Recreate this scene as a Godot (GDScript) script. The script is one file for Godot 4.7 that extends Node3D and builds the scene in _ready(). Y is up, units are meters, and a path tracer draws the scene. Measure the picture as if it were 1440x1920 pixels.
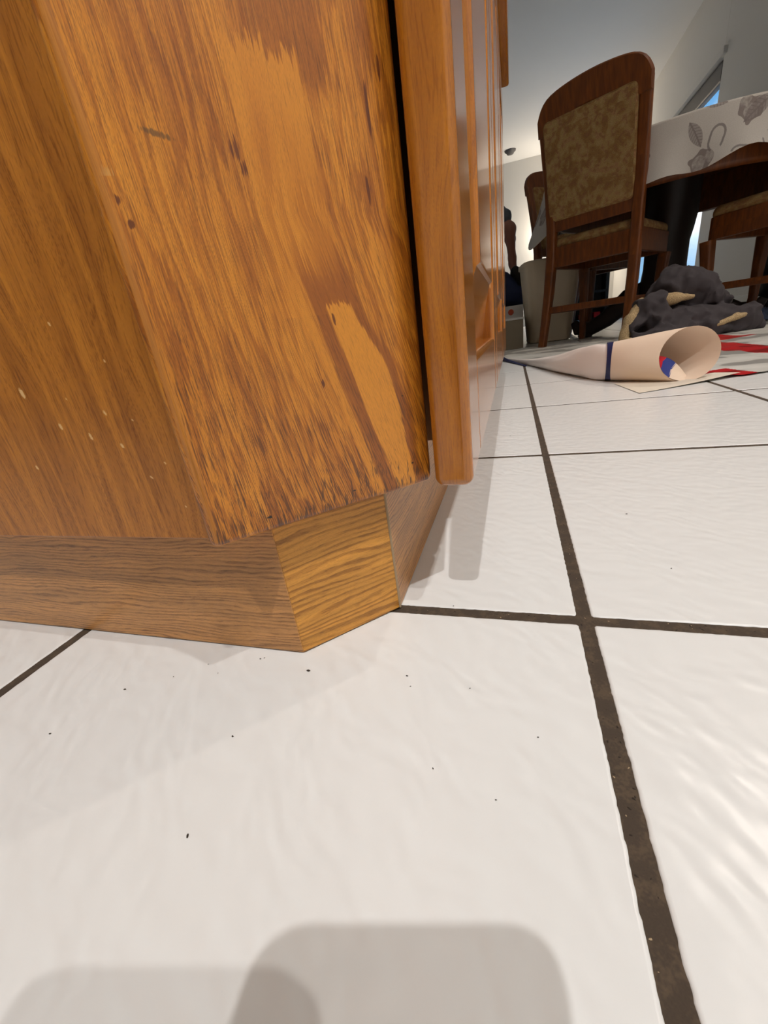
extends Node3D
# A kitchen corner cabinet seen from just above the tiled floor, a dining corner behind it.

var M := {}

# ------------------------------------------------------------------ mesh builder
class MB:
	var V := PackedVector3Array()
	var N := PackedVector3Array()
	var U := PackedVector2Array()
	var C := PackedColorArray()
	var I := PackedInt32Array()
	var colored := false

	func v(p: Vector3, n: Vector3, uv: Vector2, c := Color.WHITE) -> int:
		V.append(p); N.append(n); U.append(uv); C.append(c)
		return V.size() - 1

	func tri(a: int, b: int, c: int) -> void:   # counter-clockwise from the front
		I.append(a); I.append(c); I.append(b)

	func flat(a: Vector3, b: Vector3, c: Vector3, ua := Vector2.ZERO, ub := Vector2.ZERO, uc := Vector2.ZERO) -> void:
		var n := (b - a).cross(c - a).normalized()
		tri(v(a, n, ua), v(b, n, ub), v(c, n, uc))

	func smooth(from := 0) -> void:      # area-weighted normals for shared vertices from index on
		for i in range(from, N.size()):
			N[i] = Vector3.ZERO
		for t in range(0, I.size(), 3):
			var a := I[t]; var b := I[t + 2]; var c := I[t + 1]
			if a < from: continue
			var n := (V[b] - V[a]).cross(V[c] - V[a])
			N[a] += n; N[b] += n; N[c] += n
		for i in range(from, N.size()):
			N[i] = N[i].normalized() if N[i].length() > 1e-12 else Vector3.UP

	func mesh() -> ArrayMesh:
		var a := []
		a.resize(Mesh.ARRAY_MAX)
		a[Mesh.ARRAY_VERTEX] = V
		a[Mesh.ARRAY_NORMAL] = N
		a[Mesh.ARRAY_TEX_UV] = U
		if colored: a[Mesh.ARRAY_COLOR] = C
		a[Mesh.ARRAY_INDEX] = I
		var m := ArrayMesh.new()
		m.add_surface_from_arrays(Mesh.PRIMITIVE_TRIANGLES, a)
		return m

	# rounded box; grain = axis the texture's v runs along; su, sv = texture repeats per metre
	func rbox(T: Transform3D, size: Vector3, r: float, n := 2, grain := 1, su := 1.0, sv := 1.0, uo := Vector2.ZERO) -> void:
		var h := size / 2
		r = minf(r, minf(h.x, minf(h.y, h.z)) * 0.98)
		var inner := h - Vector3(r, r, r)
		for axis in 3:
			for sgn in [1.0, -1.0]:
				var b := (axis + 1) % 3
				var c := (axis + 2) % 3
				var lb := []
				var lc := []
				for k in range(n, -1, -1):
					lb.append(-inner[b] - r * tan(PI / 4 * k / n)); lc.append(-inner[c] - r * tan(PI / 4 * k / n))
				for k in range(0, n + 1):
					lb.append(inner[b] + r * tan(PI / 4 * k / n)); lc.append(inner[c] + r * tan(PI / 4 * k / n))
				var ua := b if b != grain else c
				if axis == grain: ua = b
				var va := grain if axis != grain else c
				var rows := []
				for p in lb:
					var row := []
					for q in lc:
						var P := Vector3.ZERO
						P[axis] = h[axis] * sgn; P[b] = p; P[c] = q
						var cl := P.clamp(-inner, inner)
						var d := (P - cl).normalized()
						var W := cl + d * r
						row.append(v(T * W, (T.basis * d).normalized(), Vector2(W[ua] * su, W[va] * sv) + uo))
					rows.append(row)
				for i in rows.size() - 1:
					for j in lc.size() - 1:
						var p0: int = rows[i][j]; var p1: int = rows[i + 1][j]; var p2: int = rows[i + 1][j + 1]; var p3: int = rows[i][j + 1]
						if sgn > 0:
							tri(p0, p1, p2); tri(p0, p2, p3)
						else:
							tri(p0, p2, p1); tri(p0, p3, p2)

	# sweep a closed profile (Vector2, counter-clockwise) along a path; sizes scale it; up gives its second axis
	func sweep(path: Array, prof: Array, sizes: Array, up: Vector3, su := 1.0, sv := 1.0, caps := true, hard := false) -> void:
		var from := V.size()
		var m := prof.size()
		var run := 0.0
		var rings := []
		for i in path.size():
			var p: Vector3 = path[i]
			var d: Vector3 = (path[mini(i + 1, path.size() - 1)] - path[maxi(i - 1, 0)]).normalized()
			var x := up.cross(d).normalized()
			var y := d.cross(x).normalized()
			if i > 0: run += p.distance_to(path[i - 1])
			var s: Vector2 = sizes[mini(i, sizes.size() - 1)]
			var ring := []
			var peri := 0.0
			for j in m + 1:
				var q: Vector2 = prof[j % m] * s
				if j > 0: peri += q.distance_to(prof[j - 1] * s)
				ring.append(v(p + x * q.x + y * q.y, Vector3.ZERO, Vector2(peri * su, run * sv)))
			rings.append(ring)
		for i in rings.size() - 1:
			for j in m:
				tri(rings[i][j], rings[i][j + 1], rings[i + 1][j + 1]); tri(rings[i][j], rings[i + 1][j + 1], rings[i + 1][j])
		smooth(from)
		for ring in rings:      # seam
			var nn: Vector3 = (N[ring[0]] + N[ring[m]]).normalized()
			N[ring[0]] = nn; N[ring[m]] = nn
		if caps:
			for e in [0, rings.size() - 1]:
				var c := Vector3.ZERO
				for j in m: c += V[rings[e][j]]
				c /= m
				for j in m:
					var a: Vector3 = V[rings[e][j]]; var b: Vector3 = V[rings[e][j + 1]]
					if e == 0: flat(c, b, a)
					else: flat(c, a, b)

	# polygon in the local xy plane (any order) pushed out from z = 0 to z = depth, edges chamfered by bev at z = depth (and z = 0)
	func extrude(T: Transform3D, poly: PackedVector2Array, depth: float, bev := 0.0, su := 1.0, sv := 1.0, turn := false) -> void:
		if Geometry2D.is_polygon_clockwise(poly):
			poly = poly.duplicate(); poly.reverse()
		var n := poly.size()
		var ins := PackedVector2Array()
		for i in n:
			var a := (poly[i] - poly[(i + n - 1) % n]).normalized()
			var b := (poly[(i + 1) % n] - poly[i]).normalized()
			var k := Vector2(-a.y - b.y, a.x + b.x)
			k = k / maxf(0.3, k.length_squared() / 2)
			ins.append(poly[i] + k * bev)
		var uvf := func(p: Vector2) -> Vector2: return Vector2(p.y * su, p.x * sv) if turn else Vector2(p.x * su, p.y * sv)
		var capp := ins if bev > 0 else poly
		var tr := Geometry2D.triangulate_polygon(capp)
		for t in range(0, tr.size(), 3):
			var a := capp[tr[t]]; var b := capp[tr[t + 1]]; var c := capp[tr[t + 2]]
			if (b - a).cross(c - a) < 0:
				var s := b; b = c; c = s
			flat(T * Vector3(a.x, a.y, depth), T * Vector3(b.x, b.y, depth), T * Vector3(c.x, c.y, depth), uvf.call(a), uvf.call(b), uvf.call(c))
			flat(T * Vector3(a.x, a.y, 0), T * Vector3(c.x, c.y, 0), T * Vector3(b.x, b.y, 0), uvf.call(a), uvf.call(c), uvf.call(b))
		var layers := [[ins, 0.0], [poly, bev], [poly, depth - bev], [ins, depth]] if bev > 0 else [[poly, 0.0], [poly, depth]]
		var run := 0.0
		for i in n:
			var i2 := (i + 1) % n
			var l := poly[i].distance_to(poly[i2])
			for k in layers.size() - 1:
				var A: PackedVector2Array = layers[k][0]; var B: PackedVector2Array = layers[k + 1][0]
				var za: float = layers[k][1]; var zb: float = layers[k + 1][1]
				var p0 := T * Vector3(A[i].x, A[i].y, za); var p1 := T * Vector3(A[i2].x, A[i2].y, za)
				var p2 := T * Vector3(B[i2].x, B[i2].y, zb); var p3 := T * Vector3(B[i].x, B[i].y, zb)
				var u0 := Vector2(za * su, run * sv); var u1 := Vector2(za * su, (run + l) * sv)
				var u2 := Vector2(zb * su, (run + l) * sv); var u3 := Vector2(zb * su, run * sv)
				if turn:
					u0 = Vector2(run * su, za * sv); u1 = Vector2((run + l) * su, za * sv); u2 = Vector2((run + l) * su, zb * sv); u3 = Vector2(run * su, zb * sv)
				flat(p0, p1, p2, u0, u1, u2); flat(p0, p2, p3, u0, u2, u3)
			run += l

	func lathe(T: Transform3D, prof: Array, n := 24, su := 1.0, sv := 1.0) -> void:   # prof: Vector2(radius, height) from the bottom up
		var from := V.size()
		var rings := []
		for p in prof:
			var ring := []
			for j in n + 1:
				var a := TAU * j / n
				ring.append(v(T * Vector3(p.x * cos(a), p.y, -p.x * sin(a)), Vector3.ZERO, Vector2(a * su, p.y * sv)))
			rings.append(ring)
		for i in rings.size() - 1:
			for j in n:
				tri(rings[i][j], rings[i][j + 1], rings[i + 1][j + 1]); tri(rings[i][j], rings[i + 1][j + 1], rings[i + 1][j])
		smooth(from)
		for ring in rings:
			var nn: Vector3 = (N[ring[0]] + N[ring[n]]).normalized()
			N[ring[0]] = nn; N[ring[n]] = nn

	# a grid of points [row][column], both sides drawn by the renderer
	func sheet(g: Array, uvg: Array, closed := false) -> void:
		var from := V.size()
		var w: int = g[0].size()
		for i in g.size():
			for j in w: v(g[i][j], Vector3.ZERO, uvg[i][j])
		for i in g.size() - 1:
			for j in w - 1:
				var p := from + i * w + j
				tri(p, p + 1, p + w + 1); tri(p, p + w + 1, p + w)
		smooth(from)

# ------------------------------------------------------------------ naming
func add(mesh: Mesh, called: String, mat: Material, parent: Node = null) -> MeshInstance3D:
	var o := MeshInstance3D.new()
	o.mesh = mesh; o.material_override = null
	for i in mesh.get_surface_count(): o.set_surface_override_material(i, mat)
	put(o, called, parent)
	return o

func put(o: Node, called: String, parent: Node = null) -> void:
	if parent == null:
		var n := called; var k := 0
		while has_node(NodePath(n)):
			k += 1; n = "%s_%03d" % [called, k]
		o.name = n
		add_child(o)
	else:
		var n2 := called; var k2 := 0
		while parent.has_node(NodePath(n2)):
			k2 += 1; n2 = "%s_%03d" % [called, k2]
		o.name = n2
		parent.add_child(o)

func thing(called: String, label: String, category: String, at := Vector3.ZERO, turn := 0.0, group := "") -> Node3D:
	var o := Node3D.new()
	put(o, called)
	o.position = at; o.rotation.y = turn
	return tag(o, label, category, group)

func tag(o: Node3D, label: String, category: String, group := "") -> Node3D:
	o.set_meta("label", label); o.set_meta("category", category)
	if group: o.set_meta("group", group)
	return o

func struct(o: Node3D, label := "", category := "") -> Node3D:
	o.set_meta("kind", "structure")
	if label: o.set_meta("label", label)
	if category: o.set_meta("category", category)
	return o

func box(size: Vector3, at: Vector3, r := 0.002, n := 1, grain := 1, su := 1.0, sv := 1.0, uo := Vector2.ZERO) -> ArrayMesh:
	var b := MB.new()
	b.rbox(Transform3D(Basis(), at), size, r, n, grain, su, sv, uo)
	return b.mesh()

func circle(n := 12) -> Array:
	var a := []
	for i in n: a.append(Vector2(cos(TAU * i / n), sin(TAU * i / n)))
	return a

func squircle(n := 16, e := 0.35) -> Array:      # rounded square of half size 1
	var a := []
	for i in n:
		var t := TAU * (i + 0.5) / n
		a.append(Vector2(signf(cos(t)) * pow(absf(cos(t)), e), signf(sin(t)) * pow(absf(sin(t)), e)))
	return a

# ------------------------------------------------------------------ noise and textures
func noise(s: int, f := 1.0, oct := 3) -> FastNoiseLite:
	var n := FastNoiseLite.new()
	n.seed = s; n.frequency = f; n.noise_type = FastNoiseLite.TYPE_SIMPLEX_SMOOTH
	n.fractal_type = FastNoiseLite.FRACTAL_FBM if oct > 1 else FastNoiseLite.FRACTAL_NONE
	n.fractal_octaves = oct
	return n

func paint(w: int, h: int, f: Callable) -> ImageTexture:    # f(x, y) -> Color in sRGB
	var d := PackedByteArray()
	d.resize(w * h * 3)
	var k := 0
	for y in h:
		for x in w:
			var c: Color = f.call(x, y)
			d[k] = clampi(int(c.r * 255.0), 0, 255); d[k + 1] = clampi(int(c.g * 255.0), 0, 255); d[k + 2] = clampi(int(c.b * 255.0), 0, 255)
			k += 3
	return ImageTexture.create_from_image(Image.create_from_data(w, h, false, Image.FORMAT_RGB8, d))

func std(color: Color, rough := 0.6, tex: Texture2D = null, spec := 0.5) -> StandardMaterial3D:
	var m := StandardMaterial3D.new()
	m.albedo_color = color; m.roughness = rough; m.metallic_specular = spec
	if tex: m.albedo_texture = tex
	return m

func bump(m: StandardMaterial3D, t: Texture2D, cm: float) -> StandardMaterial3D:
	m.heightmap_enabled = true; m.heightmap_texture = t; m.heightmap_scale = cm
	return m

func ss(a: float, b: float, x: float) -> float:
	return smoothstep(a, b, x)

# ------------------------------------------------------------------ materials
# the wide corner board: flat-sawn oak with two pale tongues of early wood, u across 110 mm, v up 330 mm
func tex_stile() -> ImageTexture:
	var w := 860; var h := 1520
	var n1 := noise(11, 1.0, 2); var n2 := noise(12, 1.0, 2); var n3 := noise(13, 1.0, 2); var n4 := noise(14, 1.0, 1); var n5 := noise(15, 1.0, 2)
	var light := Color(0.85, 0.555, 0.165); var mid := Color(0.76, 0.465, 0.115); var dark := Color(0.62, 0.345, 0.075); var red := Color(0.56, 0.30, 0.085); var pore := Color(0.37, 0.21, 0.08)
	var knots := [[44.0, 136.5, 1.5, 3.6], [45.6, 131.0, 1.1, 2.4], [4.2, 122.0, 1.1, 1.4], [5.6, 115.5, 1.3, 1.2], [93.0, 126.0, 1.0, 4.0], [96.5, 150.0, 0.8, 9.0], [69.5, 82.0, 0.7, 2.2], [60.0, 58.0, 0.8, 1.6], [103.0, 163.0, 0.7, 3.0]]
	var holes := [[24.3, 7.0, 1.3], [99.5, 12.6, 0.9], [65.8, 7.4, 0.9], [43.0, 5.0, 0.6], [98.0, 46.0, 0.6]]
	var f := func(x: int, y: int) -> Color:
		var u := 110.0 * x / w
		var v := 195.0 * y / h
		var slant := clampf(0.01 + 0.0042 * u, 0.0, 0.27)
		var s := u + minf(v, 118.0) * slant + maxf(v - 118.0, 0.0) * 0.07
		var jag := n1.get_noise_2d(s * 0.75, v * 0.030)         # fingers along the grain
		var cloud := n5.get_noise_2d(s * 0.05, v * 0.012)
		var ring := s / 8.2 + cloud * 1.1 + jag * 0.42
		var ph := ring - floorf(ring)
		var tone := 0.22 + 0.5 * ss(0.0, 0.14, ph) * (1.0 - ss(0.30, 0.92, ph)) + cloud * 0.35
		var calm := 0.0                                           # smooth early wood, few pores
		var e := jag * 9.0
		if v > 84.0 and u > 38.0:
			var t1 := ss(0.0, 2.2, u - (45.5 + 0.03 * (165.0 - v)) + e * 0.2) * ss(0.0, 2.0, 72.0 + 0.075 * (165.0 - v) - u + e * 0.2) * ss(0.0, 1.6, 166.0 + e * 0.55 - v - (0.0 if u > 66.0 or u < 60.0 else 3.0) - absf(u - 55.0) * 0.12)
			calm = t1
			tone = maxf(tone, t1 * (0.42 + 0.42 * ss(118.0, 156.0, v + cloud * 30.0)))
			var above := (1.0 - t1) * ss(148.0, 160.0, v) * ss(56.0, 62.0, u) * (1.0 - ss(76.0, 84.0, u))
			tone = lerpf(tone, 0.04, above * 0.8)
		var c2 := 72.0 + (88.0 - v) * 0.265
		var hl := 6.0; var hr := 6.0 + 6.8 * ss(88.0, 58.0, v) - 5.6 * ss(52.0, 6.0, v)
		var t2 := ss(0.0, 1.0, u - (c2 - hl) + e * 0.10) * ss(0.0, 1.0, c2 + hr - u + e * 0.10) * ss(0.0, 1.2, 88.5 + e * 0.3 - v - absf(u - c2) * 0.22)
		var t3 := ss(0.0, 1.0, u - (c2 - 17.5) + e * 0.10) * ss(0.0, 1.0, c2 - 12.0 - u + e * 0.10) * (1.0 - ss(85.0, 118.0, v))
		var t4 := ss(0.0, 1.0, u - (c2 - 27.5) + e * 0.12) * ss(0.0, 1.0, c2 - 23.0 - u + e * 0.12) * (1.0 - ss(95.0, 125.0, v)) * 0.75
		var round2 := ss(0.0, 2.0, u - (c2 - 12.5) + e * 0.2) * ss(0.0, 3.0, c2 + hr + 5.5 - u + e * 0.2) * (1.0 - ss(94.0, 108.0, v + e)) * (1.0 - t2)
		tone = lerpf(tone, 0.08, round2 * 0.75)
		var pale := maxf(t2, maxf(t3 * 0.85, t4 * 0.75))
		tone = clampf(maxf(tone, pale * 0.97), 0.0, 1.0)
		calm = maxf(calm, maxf(t2, t3 * 0.8))
		var c := dark.lerp(mid, clampf(tone * 1.9, 0, 1)).lerp(light, clampf(tone * 1.9 - 0.9, 0, 1))
		c = c.lerp(red, round2 * 0.45)
		# pores: short fine dashes along the grain, crowded in the late wood, open and dark where the varnish has gone near the foot
		var worn := 1.0 - ss(20.0, 95.0, v + u * 0.25 + cloud * 30.0)
		var d := n2.get_noise_2d(s * 2.1, v * 0.075)
		var thr := lerpf(0.03, 0.30, clampf(tone * 0.7 + calm * 0.5, 0, 1))
		var pd := ss(thr, thr + 0.26, d)
		var d2 := n3.get_noise_2d(s * 0.95, v * 0.040 + 30.0)
		var pd2 := ss(0.16, 0.5, d2) * (1.0 - calm * 0.85)
		c = c.lerp(pore, clampf(pd * lerpf(0.34, 0.60, worn) * (1.0 - calm * 0.35) + pd2 * lerpf(0.22, 0.80, worn), 0.0, 0.85))
		c = c * (1.0 + n4.get_noise_2d(s * 5.0, v * 0.35) * 0.05)
		for k in knots:
			var du: float = (u - k[0]) / k[2]; var dv: float = (v - k[1]) / k[3]
			var q := du * du + dv * dv + jag * 1.6
			if q < 1.2: c = c.lerp(Color(0.30, 0.12, 0.04), (1.0 - ss(0.3, 1.2, q)) * 0.72)
		for k in holes:
			var q2 := pow((u - k[0]) / k[2], 2.0) + pow((v - k[1]) / (k[2] * 0.5), 2.0) + d * 0.9
			if q2 < 1.0: c = c.lerp(Color(0.06, 0.03, 0.02), 1.0 - ss(0.3, 0.9, q2))
		if v > 128.0 and u < 40.0:
			var scuff := pow((u - 21.0) / 5.0, 2.0) + pow((v - 139.0 + (u - 21.0) * 0.25) / 0.9, 2.0)
			c = c.lerp(Color(0.32, 0.23, 0.15), (1.0 - ss(0.1, 1.2, scuff + jag)) * 0.6)
			var chip := pow((u - 3.5) / 2.2, 2.0) + pow((v - 128.5) / 1.8, 2.0)
			c = c.lerp(Color(0.80, 0.62, 0.38), (1.0 - ss(0.2, 1.2, chip + jag * 2.0)) * 0.6)
		# the rubbed, rounded left edge
		c = c.lerp(Color(0.73, 0.475, 0.19), (1.0 - ss(1.6, 3.4, u + jag * 1.5)) * 0.75)
		# grime that has crept up the open end grain in streaks
		if v < 22.0:
			var g := n2.get_noise_2d(u * 1.15 + 200.0, v * 0.11) + 0.8 * n5.get_noise_2d(u * 0.22, v * 0.05)
			c = c.lerp(Color(0.30, 0.185, 0.115), ss(0.05, 0.42, g - v * 0.030) * 0.72)
		return c
	return paint(w, h, f)

# straight-grained oak: u across, v along
func tex_oak(seed_: int, w: int, h: int, mm_w: float, mm_h: float, base: Color, deep: Color, contrast: float, chips: Array = []) -> ImageTexture:
	var n1 := noise(seed_, 1.0, 3); var n2 := noise(seed_ + 1, 1.0, 2); var n3 := noise(seed_ + 2, 1.0, 2)
	var f := func(x: int, y: int) -> Color:
		var u := mm_w * x / w
		var v := mm_h * y / h
		var s := u + n3.get_noise_2d(u * 0.03, v * 0.006) * 6.0
		var t := 0.5 + 0.75 * n1.get_noise_2d(s * 0.16, v * 0.006)
		var d := n2.get_noise_2d(s * 1.9, v * 0.05)
		var p := ss(0.14, 0.5, d) * 0.75
		var c := base.lerp(deep, clampf((1.0 - t) * contrast + p * contrast, 0, 1))
		c = c * (1.0 + n2.get_noise_2d(u * 3.0, v * 0.4 + 90.0) * 0.05)
		for k in chips:
			var q := pow((u - k[0]) / k[2], 2.0) + pow((v - k[1] + (u - k[0]) * 0.6) / k[3], 2.0) + n2.get_noise_2d(u * 2.0, v * 2.0) * 0.5
			if q < 1.2: c = c.lerp(Color(0.88, 0.72, 0.50), (1.0 - ss(0.5, 1.1, q)) * 0.95)
		return c
	return paint(w, h, f)

# printed oak laminate: wavy dark lines run along v
func tex_laminate(seed_: int, w: int, h: int, mm_w: float, mm_h: float, base: Color, deep: Color, bold: float, period: float, wave: float) -> ImageTexture:
	var n1 := noise(seed_, 1.0, 2); var n2 := noise(seed_ + 1, 1.0, 2); var n3 := noise(seed_ + 2, 1.0, 2)
	var f := func(x: int, y: int) -> Color:
		var u := mm_w * x / w
		var v := mm_h * y / h
		var wob := n3.get_noise_2d(u * 0.04, v * 0.010) * wave + n1.get_noise_2d(u * 0.25, v * 0.05) * 0.6
		var s := (u + wob) / period + n1.get_noise_2d(u * 0.06 + 9.0, v * 0.004) * 0.8
		var ph := s - floorf(s)
		var line := ss(0.30, 0.74, ph) * (1.0 - ss(0.84, 1.0, ph))
		line *= clampf(0.72 + 0.8 * n2.get_noise_2d(floorf(s) * 7.3, v * 0.018), 0.15, 1.0)
		var d := n2.get_noise_2d((u + wob) * 2.0, v * 0.09)
		var pores := ss(0.10, 0.5, d) * (0.40 + 0.6 * line)
		var k := clampf(line * bold + pores * 0.7, 0, 1)
		var c := base.lerp(deep, k)
		return c * (1.0 + 0.09 * n1.get_noise_2d(u * 0.1, v * 0.01) + 0.05 * n2.get_noise_2d(u * 3.0, v * 0.6))
	return paint(w, h, f)

func tex_tile_relief() -> ImageTexture:          # normals of the ripples in a riven glaze, running aslant; 2.4 m square
	var w := 1400
	var n1 := noise(31, 1.0, 2); var n2 := noise(32, 1.0, 1); var n3 := noise(33, 1.0, 1)
	var H := PackedFloat32Array(); H.resize(w * w)
	for y in w:
		for x in w:
			var X := 2400.0 * x / w; var Z := 2400.0 * y / w
			var p := X * 0.64 - Z * 0.77; var q := X * 0.77 + Z * 0.64      # q runs along the ripples
			p += 7.0 * n3.get_noise_2d(X * 0.02, Z * 0.02)
			H[y * w + x] = RIPPLE * (0.40 * n1.get_noise_2d(p * 0.075, q * 0.036) + 0.16 * n2.get_noise_2d(p * 0.17, q * 0.085 + 70.0))
	var px := 2400.0 / w
	var f := func(x: int, y: int) -> Color:
		var i := y * w + x
		var dx := (H[y * w + mini(x + 1, w - 1)] - H[y * w + maxi(x - 1, 0)]) / (2.0 * px)
		var dy := (H[mini(y + 1, w - 1) * w + x] - H[maxi(y - 1, 0) * w + x]) / (2.0 * px)
		var n := Vector3(-dx, -dy, 1.0).normalized()
		return Color(n.x * 0.5 + 0.502, n.y * 0.5 + 0.502, n.z * 0.5 + 0.5)
	return paint(w, w, f)

func tex_blots(seed_: int, w: int, a: Color, b: Color, f1: float, f2: float, lo := -0.3, hi := 0.4) -> ImageTexture:
	var n1 := noise(seed_, f1, 3); var n2 := noise(seed_ + 1, f2, 2)
	var f := func(x: int, y: int) -> Color:
		var t := n1.get_noise_2d(x, y) + 0.5 * n2.get_noise_2d(x, y)
		return a.lerp(b, ss(lo, hi, t)) * (1.0 + 0.08 * n2.get_noise_2d(x * 3.0, y * 3.0))
	return paint(w, w, f)

func tex_mahogany() -> ImageTexture:
	var n1 := noise(41, 1.0, 3); var n2 := noise(42, 1.0, 2)
	var f := func(x: int, y: int) -> Color:
		var t := n1.get_noise_2d(x * 0.05, y * 0.006) * 0.7 + n2.get_noise_2d(x * 0.3, y * 0.02) * 0.4
		return Color(0.51, 0.28, 0.09).lerp(Color(0.36, 0.18, 0.06), clampf(0.5 + t, 0, 1))
	return paint(192, 384, f)

func tex_tapestry() -> ImageTexture:             # worn floral weave
	var n1 := noise(51, 0.016, 3); var n2 := noise(52, 0.035, 2); var n3 := noise(53, 0.35, 1)
	var f := func(x: int, y: int) -> Color:
		var t := n1.get_noise_2d(x, y); var k := n2.get_noise_2d(x, y)
		var c := Color(0.62, 0.50, 0.31).lerp(Color(0.55, 0.41, 0.24), ss(-0.25, 0.3, t))
		c = c.lerp(Color(0.60, 0.42, 0.31), ss(0.14, 0.36, k - t * 0.4) * 0.5)
		c = c.lerp(Color(0.46, 0.33, 0.19), ss(0.24, 0.40, k + t * 0.3) * 0.4)
		c = c.lerp(Color(0.67, 0.57, 0.38), ss(0.22, 0.5, -k) * 0.4)
		return c * (1.0 + 0.16 * n3.get_noise_2d(x, y) + (0.04 if (x + y) % 3 == 0 else 0.0))
	return paint(320, 320, f)

func tex_cloth_print() -> ImageTexture:          # white cloth printed with grey leaves and hearts
	var w := 640
	var rng := RandomNumberGenerator.new(); rng.seed = 7
	var marks := []
	for i in 30:
		marks.append([Vector2(rng.randf() * w, rng.randf() * w), rng.randf() * TAU, rng.randf_range(42, 68), [0, 1, 0, 2][i % 4]])
	var n := noise(61, 0.05, 2); var n2 := noise(62, 0.3, 1)
	var f := func(x: int, y: int) -> Color:
		var c := Color(0.80, 0.78, 0.75)
		for m in marks:
			var d := Vector2(x, y) - (m[0] as Vector2)
			if d.x > w / 2: d.x -= w
			if d.x < -w / 2: d.x += w
			if d.y > w / 2: d.y -= w
			if d.y < -w / 2: d.y += w
			if d.length_squared() > 5200: continue
			d = d.rotated(m[1]) / float(m[2])
			var e := 2.0
			if m[3] == 0:      # heart
				var q := d.x * d.x + d.y * d.y - 0.45
				e = q * q * q - d.x * d.x * d.y * d.y * d.y * 1.4
				if e < 0.0 or absf(e) < 0.012: c = c.lerp(Color(0.50, 0.455, 0.44), 0.8 if absf(e) < 0.012 else 0.5 + 0.35 * n.get_noise_2d(x, y))
			elif m[3] == 1:    # leaf with ribs
				e = absf(d.y) - 0.42 * (1.0 - d.x * d.x)
				if absf(d.x) < 1.0 and e < 0.0: c = c.lerp(Color(0.50, 0.46, 0.45), 0.5 + (0.35 if absf(sin(d.x * 14.0 + absf(d.y) * 9.0)) < 0.35 or absf(d.y) < 0.05 else 0.0))
			else:              # curl
				e = absf(d.length() - 0.55 - 0.12 * sin(d.angle() * 2.0)) - 0.07
				if e < 0.0 and d.angle() > -2.2: c = c.lerp(Color(0.52, 0.49, 0.48), 0.8)
		return c * (1.0 + 0.04 * n2.get_noise_2d(x, y))
	return paint(w, w, f)

# crumpled printed paper sheet lying on the floor: mapped by floor position, x -0.2 .. 1.8, z -2.6 .. -0.8
func tex_sheet() -> ImageTexture:
	var w := 900; var h := 810
	var n1 := noise(71, 1.0, 3); var n2 := noise(72, 1.0, 2)
	var reds := [PackedVector2Array([Vector2(0.655, -1.90), Vector2(0.735, -1.68), Vector2(0.61, -1.62)]), PackedVector2Array([Vector2(0.50, -1.62), Vector2(0.60, -1.60), Vector2(0.62, -1.34), Vector2(1.5, 0.1), Vector2(1.4, 0.2), Vector2(0.548, -1.19), Vector2(0.50, -1.45)]), PackedVector2Array([Vector2(0.26, -0.99), Vector2(0.40, -1.02), Vector2(0.435, -0.93), Vector2(0.34, -0.88), Vector2(0.26, -0.93)])]
	var f := func(x: int, y: int) -> Color:
		var X := -0.2 + 2.0 * x / w; var Z := -2.6 + 1.8 * y / h
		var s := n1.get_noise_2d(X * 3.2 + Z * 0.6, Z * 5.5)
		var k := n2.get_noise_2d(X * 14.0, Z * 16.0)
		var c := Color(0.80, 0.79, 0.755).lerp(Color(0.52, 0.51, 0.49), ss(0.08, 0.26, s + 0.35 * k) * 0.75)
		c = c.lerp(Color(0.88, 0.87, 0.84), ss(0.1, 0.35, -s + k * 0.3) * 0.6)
		for r in reds:
			if Geometry2D.is_point_in_polygon(Vector2(X + k * 0.004, Z), r):
				c = Color(0.72, 0.055, 0.095).lerp(Color(0.50, 0.07, 0.06), ss(0.1, 0.4, k))
		return c
	return paint(w, h, f)

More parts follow.
